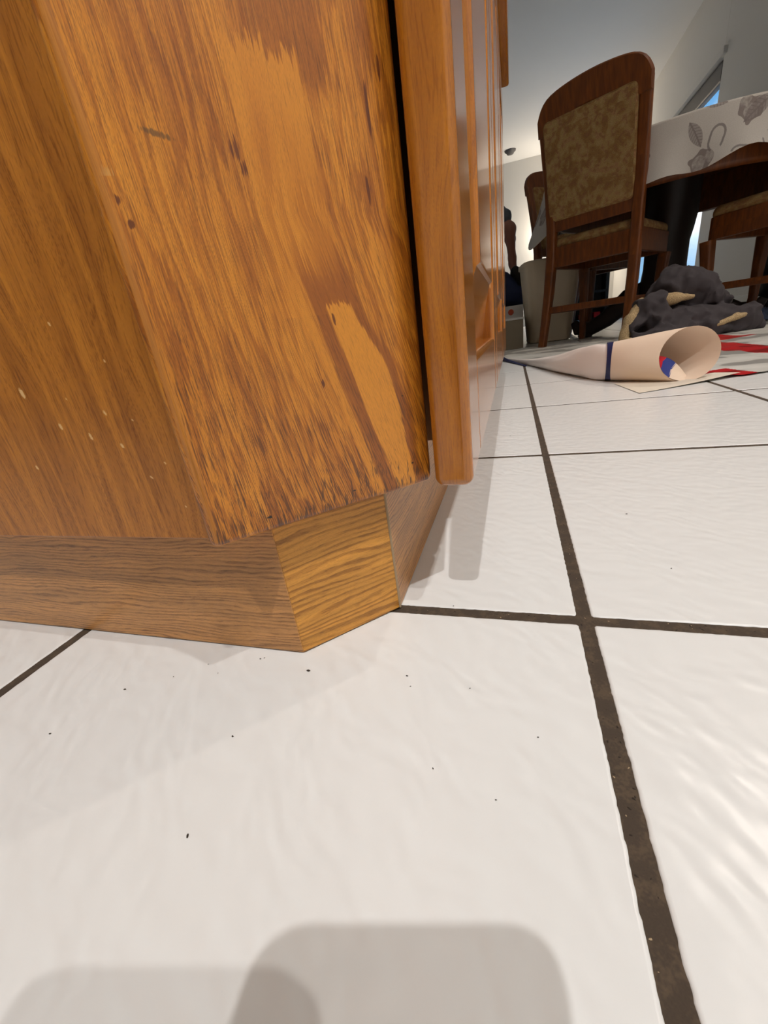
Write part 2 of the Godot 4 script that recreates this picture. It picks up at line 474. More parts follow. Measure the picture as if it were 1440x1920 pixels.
func materials() -> void:
	M.stile = std(Color.WHITE, 0.36, tex_stile(), 0.5)
	M.panel = std(Color.WHITE, 0.34, tex_oak(21, 640, 1100, 200.0, 340.0, Color(0.77, 0.495, 0.16), Color(0.50, 0.28, 0.07), 0.6,
		[[64.0, 70.5, 1.3, 2.4], [78.0, 55.0, 1.0, 1.6], [93.0, 49.6, 0.9, 1.7], [106.0, 58.7, 0.8, 1.0], [108.5, 44.6, 0.9, 1.1], [51.5, 37.3, 0.9, 1.1], [95.5, 94.0, 0.7, 0.8], [116.0, 78.0, 0.5, 0.7], [119.0, 54.8, 0.5, 0.5], [118.0, 30.0, 0.8, 0.6], [128.0, 36.0, 0.6, 0.6], [131.0, 16.0, 0.5, 0.5], [88.0, 66.0, 0.5, 0.5]]), 0.5)
	M.door = std(Color.WHITE, 0.24, tex_oak(25, 448, 1200, 100.0, 340.0, Color(0.735, 0.45, 0.085), Color(0.53, 0.285, 0.05), 0.5, [[46.0, 107.0, 0.5, 2.6], [76.0, 62.0, 0.7, 1.0], [22.0, 188.0, 0.6, 3.0]]), 0.5)
	M.kick = std(Color.WHITE, 0.36, tex_laminate(81, 400, 1300, 80.0, 300.0, Color(0.775, 0.555, 0.32), Color(0.52, 0.345, 0.18), 0.62, 2.3, 3.0), 0.5)
	M.kick_end = std(Color.WHITE, 0.36, tex_laminate(85, 480, 480, 80.0, 80.0, Color(0.82, 0.575, 0.235), Color(0.56, 0.36, 0.125), 0.72, 3.6, 2.6), 0.5)
	M.door.clearcoat_enabled = true; M.door.clearcoat = 0.7; M.door.clearcoat_roughness = 0.12
	M.stile.clearcoat_enabled = true; M.stile.clearcoat = 0.3; M.stile.clearcoat_roughness = 0.3
	M.carcass = std(Color(0.45, 0.28, 0.12), 0.7)
	M.counter = std(Color(0.55, 0.50, 0.45), 0.4, tex_blots(91, 256, Color(0.9, 0.88, 0.85), Color(0.6, 0.57, 0.53), 0.05, 0.2))
	var relief := tex_tile_relief()
	M.tile = std(Color(0.88, 0.878, 0.865), 0.29, null, 0.5)
	M.tile.uv1_triplanar = true; M.tile.uv1_world_triplanar = true; M.tile.uv1_scale = Vector3.ONE / 2.4; M.tile.uv1_offset = Vector3(0.46, 0.0, 0.79)
	M.tile.normal_enabled = true; M.tile.normal_texture = relief
	M.grout = std(Color.WHITE, 0.95, tex_blots(95, 512, Color(0.265, 0.22, 0.175), Color(0.325, 0.27, 0.21), 0.03, 0.2, -0.2, 0.5))
	M.grout.uv1_triplanar = true; M.grout.uv1_world_triplanar = true; M.grout.uv1_scale = Vector3(6, 6, 6)
	M.crumb = std(Color(0.20, 0.16, 0.12), 0.9)
	M.pale_crumb = std(Color(0.66, 0.57, 0.45), 0.9)
	M.wall = std(Color(0.86, 0.85, 0.83), 0.9)
	M.ceiling = std(Color(0.87, 0.87, 0.865), 0.95)
	M.trim = std(Color(0.82, 0.82, 0.80), 0.5)
	M.dark_frame = std(Color(0.16, 0.15, 0.15), 0.5)
	M.glass = std(Color(1, 1, 1, 0.06), 0.02)
	M.glass.transparency = BaseMaterial3D.TRANSPARENCY_ALPHA
	M.mahogany = std(Color.WHITE, 0.38, tex_mahogany())
	M.mahogany.uv1_triplanar = true; M.mahogany.uv1_scale = Vector3(5, 3, 5)
	M.ebony = std(Color(0.13, 0.06, 0.04), 0.45)
	M.tapestry = std(Color.WHITE, 0.95, tex_tapestry())
	M.cloth = std(Color.WHITE, 0.9, tex_cloth_print())
	M.cloth.backlight_enabled = true; M.cloth.backlight = Color(0.35, 0.35, 0.35)
	M.bin = std(Color(0.92, 0.855, 0.745), 0.45)
	M.beige = std(Color(0.55, 0.50, 0.42), 0.8)
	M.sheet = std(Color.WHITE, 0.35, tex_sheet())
	M.paper = std(Color(0.92, 0.83, 0.735), 0.7)
	M.paper.backlight_enabled = true; M.paper.backlight = Color(0.25, 0.2, 0.18)
	M.navy = std(Color(0.10, 0.12, 0.30), 0.6)
	M.navy_bright = std(Color(0.16, 0.22, 0.50), 0.6)
	M.flap = std(Color(0.87, 0.83, 0.76), 0.6)
	M.paper_end = std(Color(0.93, 0.885, 0.85), 0.6)
	M.red = std(Color(0.75, 0.06, 0.13), 0.6)
	M.jacket = std(Color(0.245, 0.22, 0.23), 0.85)
	M.jacket.uv1_triplanar = true; M.jacket.uv1_scale = Vector3(3, 3, 3)
	M.fleece = std(Color.WHITE, 1.0, tex_blots(99, 256, Color(0.80, 0.70, 0.53), Color(0.60, 0.50, 0.36), 0.1, 0.3))
	M.fleece.uv1_triplanar = true; M.fleece.uv1_scale = Vector3(8, 8, 8)
	M.black = std(Color(0.05, 0.05, 0.055), 0.6)
	M.skin = std(Color(0.66, 0.47, 0.40), 0.6)
	M.hair = std(Color(0.09, 0.06, 0.05), 0.7)
	M.shirt = std(Color(0.42, 0.46, 0.51), 0.9)
	M.jeans = std(Color(0.20, 0.25, 0.40), 0.9)
	M.white = std(Color(0.88, 0.87, 0.85), 0.6)
	M.orange = std(Color(0.80, 0.33, 0.20), 0.7)
	M.blue = std(Color(0.18, 0.27, 0.48), 0.7)
	M.pale_blue = std(Color(0.45, 0.53, 0.68), 0.8)
	M.steel = std(Color(0.6, 0.6, 0.62), 0.35); M.steel.metallic = 0.9
	M.grey = std(Color(0.34, 0.33, 0.33), 0.7)

func glow(c: Color, e: float) -> StandardMaterial3D:
	var m := std(Color.WHITE, 0.5)
	m.emission_enabled = true; m.emission = c; m.emission_energy_multiplier = e
	return m

# ------------------------------------------------------------------ blended solids (people, heaped cloth)
# bones: [from, to, radius at from, radius at to]; a smooth union of tapered capsules, meshed as surface nets
func solid(bones: Array, cell: float, k: float, wrinkle := 0.0, wf := 9.0, seed_ := 5, creased := false) -> ArrayMesh:
	var lo := Vector3(1e9, 1e9, 1e9); var hi := -lo
	for b in bones:
		var R: float = maxf(b[2], b[3]) + k + cell * 2.0
		for p in [b[0], b[1]]:
			lo = lo.min(p - Vector3(R, R, R)); hi = hi.max(p + Vector3(R, R, R))
	var nx := int((hi.x - lo.x) / cell) + 2; var ny := int((hi.y - lo.y) / cell) + 2; var nz := int((hi.z - lo.z) / cell) + 2
	var D := PackedFloat32Array(); D.resize(nx * ny * nz); D.fill(0.25)
	var nn := noise(seed_, wf, 3)
	for b in bones:
		var a: Vector3 = b[0]; var c: Vector3 = b[1]; var ra: float = b[2]; var rb: float = b[3]
		var R: float = maxf(ra, rb) + k + cell * 1.5
		var l0 := ((a.min(c) - Vector3(R, R, R) - lo) / cell); var h0 := ((a.max(c) + Vector3(R, R, R) - lo) / cell)
		var ac := c - a; var L2 := maxf(ac.length_squared(), 1e-9)
		for i in range(maxi(0, int(l0.x)), mini(nx, int(h0.x) + 1)):
			for j in range(maxi(0, int(l0.y)), mini(ny, int(h0.y) + 1)):
				for m in range(maxi(0, int(l0.z)), mini(nz, int(h0.z) + 1)):
					var p := lo + Vector3(i, j, m) * cell
					var t := clampf((p - a).dot(ac) / L2, 0.0, 1.0)
					var d := p.distance_to(a + ac * t) - lerpf(ra, rb, t)
					if wrinkle > 0.0: d += wrinkle * ((2.2 * absf(nn.get_noise_3dv(p)) - 0.45) if creased else nn.get_noise_3dv(p))
					var q := (i * ny + j) * nz + m
					var o := D[q]
					var hh := maxf(k - absf(o - d), 0.0) / k
					D[q] = minf(o, d) - hh * hh * k * 0.25
	var B := MB.new()
	var id := {}
	for i in nx - 1:
		for j in ny - 1:
			for m in nz - 1:
				var q0 := (i * ny + j) * nz + m
				var s := 0; var sum := Vector3.ZERO; var cnt := 0
				var vals := [D[q0], D[q0 + 1], D[q0 + nz], D[q0 + nz + 1], D[q0 + ny * nz], D[q0 + ny * nz + 1], D[q0 + ny * nz + nz], D[q0 + ny * nz + nz + 1]]
				for c in 8:
					if vals[c] < 0.0: s += 1
				if s == 0 or s == 8: continue
				for e in [[0, 1], [2, 3], [4, 5], [6, 7], [0, 2], [1, 3], [4, 6], [5, 7], [0, 4], [1, 5], [2, 6], [3, 7]]:
					var v0: float = vals[e[0]]; var v1: float = vals[e[1]]
					if (v0 < 0.0) == (v1 < 0.0): continue
					var t := v0 / (v0 - v1)
					var p0 := Vector3(e[0] >> 2, (e[0] >> 1) & 1, e[0] & 1); var p1 := Vector3(e[1] >> 2, (e[1] >> 1) & 1, e[1] & 1)
					sum += p0.lerp(p1, t); cnt += 1
				var P := lo + (Vector3(i, j, m) + sum / cnt) * cell
				id[q0] = B.v(P, Vector3.ZERO, Vector2(P.x, P.y))
	var sx := ny * nz; var sy := nz
	for q in id:
		var m2: int = q % nz; var j2: int = (q / nz) % ny; var i2: int = q / sx
		var here := D[q] < 0.0
		if j2 > 0 and m2 > 0 and (D[q + sx] < 0.0) != here:
			quad_of(B, id, q - sy - 1, q - 1, q, q - sy, here)
		if i2 > 0 and m2 > 0 and (D[q + sy] < 0.0) != here:
			quad_of(B, id, q - sx - 1, q - sx, q, q - 1, here)
		if i2 > 0 and j2 > 0 and (D[q + 1] < 0.0) != here:
			quad_of(B, id, q - sx - sy, q - sy, q, q - sx, here)
	B.smooth()
	return B.mesh()

func quad_of(B: MB, id: Dictionary, a: int, b: int, c: int, d: int, here: bool) -> void:
	if not (id.has(a) and id.has(b) and id.has(c) and id.has(d)): return
	if here:
		B.tri(id[a], id[b], id[c]); B.tri(id[a], id[c], id[d])
	else:
		B.tri(id[a], id[c], id[b]); B.tri(id[a], id[d], id[c])

# ------------------------------------------------------------------ lamps
func downlight(at: Vector3, e: float, c: Color, label: String, cone := 62.0) -> void:
	var t := thing("downlight", label, "ceiling light", at, 0.0, "round downlights in the ceiling")
	var b := MB.new()
	b.lathe(Transform3D(), [Vector2(0.032, 0.004), Vector2(0.034, -0.006), Vector2(0.046, -0.006), Vector2(0.05, 0.0)], 28)
	add(b.mesh(), "trim_ring", M.steel, t)
	var d := MB.new()
	d.lathe(Transform3D(), [Vector2(0.0, -0.002), Vector2(0.033, -0.002), Vector2(0.033, 0.004)], 24)
	add(d.mesh(), "lamp_face", glow(c, 6.0), t)
	var s := SpotLight3D.new()
	s.light_energy = e; s.light_color = c; s.spot_angle = cone; s.spot_angle_attenuation = 0.5; s.light_size = 0.022
	s.spot_range = 14.0; s.spot_attenuation = 2.0; s.shadow_enabled = true
	s.position = Vector3(0, -0.012, 0); s.rotation.x = -PI / 2
	put(s, "lamp_light", t)

# ------------------------------------------------------------------ kitchen cabinet
func frame_door(parent: Node3D, T: Transform3D, w: float, h: float, jig: Vector2) -> void:
	var d := Node3D.new(); put(d, "door", parent)
	d.transform = T
	var sw := 0.055; var rw := 0.058; var th := 0.019; var su := 10.0; var sv := 2.94
	for s in [-1.0, 1.0]:
		add(box(Vector3(sw, h, th), Vector3(s * (w - sw) / 2, 0, th / 2), 0.0048, 4, 1, su, sv, Vector2(0.27 * s + jig.x, jig.y + h / 2 * sv)), "stile", M.door, d)
		add(box(Vector3(w - 2 * sw + 0.0006, rw, th - 0.0004), Vector3(0, s * (h - rw) / 2, th / 2), 0.0044, 3, 0, su, sv, Vector2(0.4 + s * 0.2 + jig.x, jig.y)), "rail", M.door, d)
	var W := w - 2 * sw; var H := h - 2 * rw
	var b := MB.new()
	var rings := [[-0.006, 0.004], [0.0, 0.0065], [0.030, 0.0125], [0.047, 0.0172], [0.0485, 0.0194], [0.0505, 0.0196]]
	var rr := []
	for r in rings:
		var x: float = W / 2 - r[0]; var y: float = H / 2 - r[0]; var z: float = r[1]
		rr.append([Vector3(-x, -y, z), Vector3(x, -y, z), Vector3(x, y, z), Vector3(-x, y, z)])
	var uv := func(p: Vector3) -> Vector2: return Vector2(p.x * su + jig.x, p.y * sv + jig.y)
	for i in rr.size() - 1:
		for j in 4:
			var p0: Vector3 = rr[i][j]; var p1: Vector3 = rr[i][(j + 1) % 4]; var p2: Vector3 = rr[i + 1][(j + 1) % 4]; var p3: Vector3 = rr[i + 1][j]
			b.flat(p0, p1, p2, uv.call(p0), uv.call(p1), uv.call(p2)); b.flat(p0, p2, p3, uv.call(p0), uv.call(p2), uv.call(p3))
	var q: Array = rr[-1]
	b.flat(q[0], q[1], q[2], uv.call(q[0]), uv.call(q[1]), uv.call(q[2])); b.flat(q[0], q[2], q[3], uv.call(q[0]), uv.call(q[2]), uv.call(q[3]))
	var q0: Array = rr[0]
	b.flat(q0[2], q0[1], q0[0]); b.flat(q0[3], q0[2], q0[0])
	add(b.mesh(), "raised_panel", M.door, d)

func build_cabinets() -> void:
	var labels := ["worn orange oak corner cabinet with an angled corner board, nearest to the viewer", "oak cabinet with a raised-panel door, middle of the row running away", "oak cabinet at the far end of the row, its drawer a little open"]
	var DB := Basis(Vector3(0, 0, -1), Vector3.UP, Vector3(1, 0, 0))
	var up := Basis(Vector3(1, 0, 0), Vector3(0, 0, -1), Vector3.UP)
	for k in 3:
		var t := thing("base_cabinet", labels[k], "cabinet", Vector3.ZERO, 0.0, "oak base cabinets in a row")
		var z0 := -0.191 - 0.362 * k
		var poly := PackedVector2Array([Vector2(-0.62, -z0 - 0.001), Vector2(-0.0392, -z0 - 0.001), Vector2(-0.0392, -z0 + 0.3605), Vector2(-0.62, -z0 + 0.3605)])
		if k == 0: poly = PackedVector2Array([Vector2(-0.62, 0.1522), Vector2(-0.15, 0.1522), Vector2(-0.075, 0.235), Vector2(-0.075, 0.285), Vector2(-0.0392, 0.285), Vector2(-0.0392, 0.5515), Vector2(-0.62, 0.5515)])
		var b := MB.new()
		b.extrude(Transform3D(up, Vector3(0, 0.0792, 0)), poly, 0.782)
		add(b.mesh(), "body", M.carcass, t)
		frame_door(t, Transform3D(DB, Vector3(-0.038, 0.078 + 0.271, z0 - 0.179)), 0.358, 0.542, Vector2(0.13 + 0.31 * k, 0.23 * k))
		add(box(Vector3(0.019, 0.16, 0.358), Vector3(-0.0285 + (0.0145 if k == 2 else 0.0), 0.711, z0 - 0.179), 0.005, 3, 2, 10.0, 2.94), "drawer_front", M.door, t)
		if k == 0:
			# the plain back panel that runs to the left, and the angled corner board that stands proud of it
			add(box(Vector3(2.49, 0.782, 0.018), Vector3(-0.128 - 1.245, 0.078 + 0.391, -0.1425), 0.0012, 2, 1, 5.0, 2.94, Vector2(1.245 * 5.0 + 0.25, 0.391 * 2.94)), "back_panel", M.panel, t)
			var a := Vector3(0.70711, 0, -0.70711); var n := Vector3(0.70711, 0, 0.70711)
			var c := Vector3(-0.0805, 0.078 + 0.391, -0.1635) - n * 0.0095
			var m := MB.new()
			m.rbox(Transform3D(Basis(a, Vector3.UP, n), c), Vector3(0.1130, 0.782, 0.019), 0.0036, 4, 1, 1.0 / 0.11, 1.0 / 0.195, Vector2(0.5, 0.391 / 0.195))
			add(m.mesh(), "corner_board", M.stile, t)
	# kick boards
	var kb := thing("toe_kick", "oak laminate toe kick of three mitred boards under the cabinets", "toe kick")
	var P1 := Vector2(-0.1092, -0.1503); var P2 := Vector2(-0.0660, -0.1950)
	var segs := [[Vector2(-2.6, -0.1495), P1], [P1, P2], [P2, Vector2(-0.0660, -1.275)]]
	for k in 3:
		var A: Vector2 = segs[k][0]; var B: Vector2 = segs[k][1]
		var d := (B - A).normalized(); var nrm := Vector2(-d.y, d.x)      # outward, in (x, z)
		var L := A.distance_to(B)
		var bs := Basis(Vector3(d.x, 0, d.y), Vector3.UP, Vector3(d.x, 0, d.y).cross(Vector3.UP))
		var mid := (A + B) / 2
		var org := Vector3(mid.x, 0.0398, mid.y) - bs.z * 0.0055
		var m2 := MB.new()
		m2.rbox(Transform3D(bs, org), Vector3(L - 0.0002, 0.0782, 0.011), 0.0006, 2, 0, 12.5, (3.33 if k != 1 else 12.5), Vector2(0.5, -L / 2 * 3.33 if k == 0 else (0.5 if k == 1 else 1.82)))
		var o := add(m2.mesh(), "kick_board", M.kick_end if k == 1 else M.kick, kb)
		if k == 1: o.set_meta("label", "short angled golden oak kick board")
	add(box(Vector3(0.0012, 0.0778, 0.0012), Vector3(P2.x - 0.0001, 0.0398, P2.y + 0.0002), 0.0003, 1), "edge_strip", M.pale_crumb, kb)
	var ct := MB.new()
	ct.extrude(Transform3D(up, Vector3(0, 0.8615, 0)), PackedVector2Array([Vector2(-2.6, 0.1035), Vector2(-0.0976, 0.1035), Vector2(0.011, 0.2121), Vector2(0.011, 1.285), Vector2(-0.65, 1.285), Vector2(-0.65, 0.75), Vector2(-2.6, 0.75)]), 0.036, 0.004)
	tag(add(ct.mesh(), "countertop", M.counter), "stone-look countertop lying on the oak cabinets", "countertop")

# ------------------------------------------------------------------ floor
const PITCH := 0.3054
const GX := 0.0351
const GZ := -0.1949

func tile_mesh(detail: int, seed_: int) -> ArrayMesh:
	# a slab with a rounded glazed edge; the edge wanders a little, as the grout was smeared
	var half := (PITCH - 0.0068) / 2
	var rng := RandomNumberGenerator.new(); rng.seed = seed_
	var n := noise(200 + seed_, 1.0, 2)
	var b := MB.new()
	var per := detail
	var loops := []
	var prof := [[0.0017, 0.0, 0.3], [0.0007, -0.0002, 0.7], [0.0, -0.0009, 1.0], [0.0, -0.006, 1.0]]
	for pr in prof:
		var ring := []
		for side in 4:
			for i in per:
				var t := -1.0 + 2.0 * i / per
				var h: float = half - pr[0]
				var c := 0.0009
				var w: float = (n.get_noise_2d((side * 300.0 + (t + 1) * 150.0) * 0.12, 3.0) * 0.0003 + n.get_noise_2d((side * 300.0 + (t + 1) * 150.0) * 0.9, 9.0) * 0.00028) * pr[2] if detail > 8 else 0.0
				var x := -h + c + (2.0 * h - 2.0 * c) * i / (per - 1.0); var y := -h - w
				var p := Vector2(x, y).rotated(side * PI / 2)
				ring.append(b.v(Vector3(p.x, pr[1], p.y), Vector3.ZERO, p))
		loops.append(ring)
	var m := per * 4
	for i in loops.size() - 1:
		for j in m:
			var a0: int = loops[i][j]; var a1: int = loops[i][(j + 1) % m]; var b0: int = loops[i + 1][j]; var b1: int = loops[i + 1][(j + 1) % m]
			b.tri(a0, a1, b1); b.tri(a0, b1, b0)
	var c0 := b.v(Vector3.ZERO, Vector3.UP, Vector2.ZERO)
	for j in m: b.tri(loops[0][(j + 1) % m], loops[0][j], c0)
	b.smooth()
	for id in loops[0]: b.N[id] = Vector3.UP
	b.N[c0] = Vector3.UP
	return b.mesh()

func build_floor() -> void:
	var fl := struct(add(box(Vector3(4.9, 0.1, 12.3), Vector3(-0.55, -0.0506, -3.4), 0.001), "floor", M.grout)) as MeshInstance3D
	var fine := [tile_mesh(180, 1), tile_mesh(180, 2), tile_mesh(180, 3)]
	var plain := tile_mesh(4, 4)
	var rest := []
	for i in range(-10, 6):
		for k in range(-8, 31):
			var x := GX + PITCH * (i + 0.5); var z := GZ - PITCH * (k + 0.5)
			if x > 1.763 or x < -2.75 or z < -9.4 or z > 2.5: continue
			var near := i >= -4 and i <= 3 and k >= -3 and k <= 3
			if i >= -3 and k >= -3 and k <= 8:
				var o := add(fine[(i * 7 + k * 3 + 700) % 3] if near else plain, "tile", M.tile, fl)
				o.position = Vector3(x, 0, z)
				o.rotation.y = 0.0
			else: rest.append(Vector3(x, 0, z))
	var mm := MultiMesh.new()
	mm.transform_format = MultiMesh.TRANSFORM_3D
	mm.mesh = plain; mm.instance_count = rest.size()
	for i in rest.size(): mm.set_instance_transform(i, Transform3D(Basis(), rest[i]))
	var mi := MultiMeshInstance3D.new()
	mi.multimesh = mm; mi.material_override = M.tile
	put(mi, "tiles", fl); mi.set_meta("kind", "stuff")
	# crumbs and specks of grit
	var rng := RandomNumberGenerator.new(); rng.seed = 3
	var b := MB.new(); var pb := MB.new()
	var spots := [[-0.101, -0.139, 1.5], [-0.132, -0.143, 0.8], [-0.130, -0.144, 0.7], [-0.195, -0.112, 1.2], [-0.174, -0.124, 0.6], [-0.21, -0.083, 1.0], [-0.118, -0.098, 0.9], [-0.05, -0.143, 0.9], [-0.047, -0.137, 0.6], [-0.035, -0.2, 0.7], [-0.02, -0.14, 0.6], [-0.11, -0.06, 1.0], [0.075, -0.1, 0.9], [0.008, -0.12, 0.6], [0.083, -0.33, 1.2], [0.09, -0.25, 0.8], [0.15, -0.25, 1.0], [0.14, -0.252, 0.8], [0.1, -0.055, 0.9], [0.07, -0.08, 0.7], [-0.16, -0.135, 0.6], [-0.15, -0.13, 0.5], [-0.005, -0.6, 1.5], [-0.17, -0.035, 0.8], [-0.007, -0.093, 0.5], [-0.03, -0.1, 0.5]]
	for s in spots: speck(b, Vector3(s[0], 0.0002, s[1]), s[2] * 0.0006, rng)
	for i in 130:
		var p := Vector3(GX + rng.randf_range(-0.003, 0.003), -0.0005, rng.randf_range(-0.45, -0.02))
		if i % 2 == 0: p = Vector3(rng.randf_range(-0.06, 0.3), -0.0005, GZ + rng.randf_range(-0.003, 0.003))
		speck(pb if i % 3 == 0 else b, p, rng.randf_range(0.0002, 0.0006) * (0.7 if i % 3 == 0 else 1.0), rng)
	var c1 := add(b.mesh(), "dark_crumbs", M.crumb, fl); c1.set_meta("kind", "stuff")
	var c2 := add(pb.mesh(), "pale_crumbs", M.pale_crumb, fl); c2.set_meta("kind", "stuff")

func speck(b: MB, p: Vector3, r: float, rng: RandomNumberGenerator) -> void:
	var a := rng.randf() * TAU
	var T := Transform3D(Basis(Vector3.UP, a).scaled(Vector3(1, 1, 1)), p)
	var pts := []
	for j in 6: pts.append(T * Vector3(cos(TAU * j / 6) * r * rng.randf_range(0.8, 1.7), 0, -sin(TAU * j / 6) * r * rng.randf_range(0.5, 0.9)))
	var top := p + Vector3(0, r * 0.5, 0)
	for j in 6: b.flat(pts[j], pts[(j + 1) % 6], top)

# ------------------------------------------------------------------ dining corner
func chair(label: String, at: Vector3, F: Vector2, cab := 0.0) -> Node3D:
	var t := thing("dining_chair", label, "chair", at, atan2(-F.x, -F.y), "chairs around the round table")
	var sq := squircle(12, 0.45)
	var wood: Material = M.mahogany
	for s in [-1.0, 1.0]:
		var b := MB.new()
		b.sweep([Vector3(s * 0.190, 0.0, 0.062), Vector3(s * 0.188, 0.10, 0.040), Vector3(s * 0.184, 0.25, 0.012), Vector3(s * 0.18, 0.40, 0.0), Vector3(s * 0.18, 0.52, 0.006), Vector3(s * 0.184, 0.66, 0.026), Vector3(s * 0.189, 0.80, 0.055), Vector3(s * 0.192, 0.885, 0.074)],
			sq, [Vector2(0.017, 0.019), Vector2(0.018, 0.02), Vector2(0.021, 0.023), Vector2(0.022, 0.024), Vector2(0.022, 0.02), Vector2(0.022, 0.016), Vector2(0.022, 0.014), Vector2(0.022, 0.012)], Vector3(0, 0, 1))
		add(b.mesh(), "back_post", wood, t)
		var l := MB.new()
		l.sweep([Vector3(s * (0.178 + cab), 0.0, -0.395 - cab), Vector3(s * 0.176, 0.1, -0.388), Vector3(s * 0.18, 0.24, -0.392), Vector3(s * (0.187 + cab * 0.4), 0.35, -0.398)], sq, [Vector2(0.014, 0.014), Vector2(0.016, 0.016), Vector2(0.021, 0.021), Vector2(0.025, 0.025)], Vector3(0, 0, 1))
		add(l.mesh(), "front_leg", wood, t)
		var r := MB.new()
		r.rbox(Transform3D(), Vector3(0.022, 0.085, 0.37), 0.004, 2)
		var o := add(r.mesh(), "side_rail", wood, t); o.position = Vector3(s * 0.188, 0.392, -0.2)
		var st := add(box(Vector3(0.020, 0.028, 0.38), Vector3.ZERO, 0.004, 2), "side_stretcher", wood, t); st.position = Vector3(s * 0.181, 0.165, -0.19)
	add(box(Vector3(0.36, 0.085, 0.024), Vector3(0, 0.392, 0.0), 0.004, 2), "rear_rail", wood, t)
	add(box(Vector3(0.37, 0.085, 0.024), Vector3(0, 0.392, -0.392), 0.004, 2), "front_rail", wood, t)
	add(box(Vector3(0.35, 0.028, 0.018), Vector3(0, 0.168, 0.026), 0.004, 2), "rear_stretcher", wood, t)
	# cushion
	var c := MB.new()
	c.rbox(Transform3D(Basis(), Vector3(0, 0.447, -0.205)), Vector3(0.385, 0.055, 0.40), 0.026, 4, 1, 3.0, 3.0)
	add(c.mesh(), "seat_cushion", M.tapestry, t)
	# back: crest rail, lower rail, upholstered panel; all lean with the posts
	var tilt := Transform3D(Basis(Vector3.RIGHT, 0.205), Vector3(0, 0.52, 0.004))
	var crest := PackedVector2Array()
	for i in 25:
		var x := 0.214 * sin(lerpf(PI / 2, -PI / 2, i / 24.0))
		var e := absf(x) / 0.214
		crest.append(Vector2(x, 0.468 - 0.030 * e * e - 0.055 * pow(e, 10.0)))
	crest.append(Vector2(-0.214, 0.33)); crest.append(Vector2(-0.160, 0.33))
	crest.append(Vector2(-0.158, 0.358))
	for i in 7:
		var x2 := lerpf(-0.15, 0.15, i / 6.0)
		crest.append(Vector2(x2, 0.374 - 0.02 * pow(absf(x2) / 0.15, 2.0)))
	crest.append(Vector2(0.158, 0.358)); crest.append(Vector2(0.160, 0.33)); crest.append(Vector2(0.214, 0.33))
	var b2 := MB.new()
	b2.extrude(tilt * Transform3D(Basis(), Vector3(0, 0, -0.013)), crest, 0.026, 0.004)
	add(b2.mesh(), "crest_rail", wood, t)
	var lr := MB.new()
	lr.rbox(tilt * Transform3D(Basis(), Vector3(0, 0.0, 0)), Vector3(0.35, 0.05, 0.022), 0.004, 2)
	add(lr.mesh(), "lower_rail", wood, t)
	var pad := PackedVector2Array()
	for q in [[-0.180, 0.018, 0.010], [0.172, 0.018, 0.022], [0.176, 0.388, 0.022], [-0.184, 0.388, 0.018]]:
		var cx: float = q[0]; var cy: float = q[1]; var rr: float = q[2]
		var ang: float = [PI, PI * 1.5, 0.0, PI * 0.5][pad.size() / 5]
		var ox: float = cx + rr if cx < 0 else cx - rr
		var oy: float = cy + rr if cy < 0.2 else cy - rr
		for i in 5: pad.append(Vector2(ox + cos(ang + PI / 2 * i / 4) * rr, oy + sin(ang + PI / 2 * i / 4) * rr - (0.0 if cy < 0.2 else 0.012 * absf(cx) / 0.165)))
	var p := MB.new()
	p.extrude(tilt * Transform3D(Basis(), Vector3(-0.006, 0, -0.016)), pad, 0.034, 0.006, 3.0, 3.0)
	add(p.mesh(), "back_upholstery", M.tapestry, t)
	return t

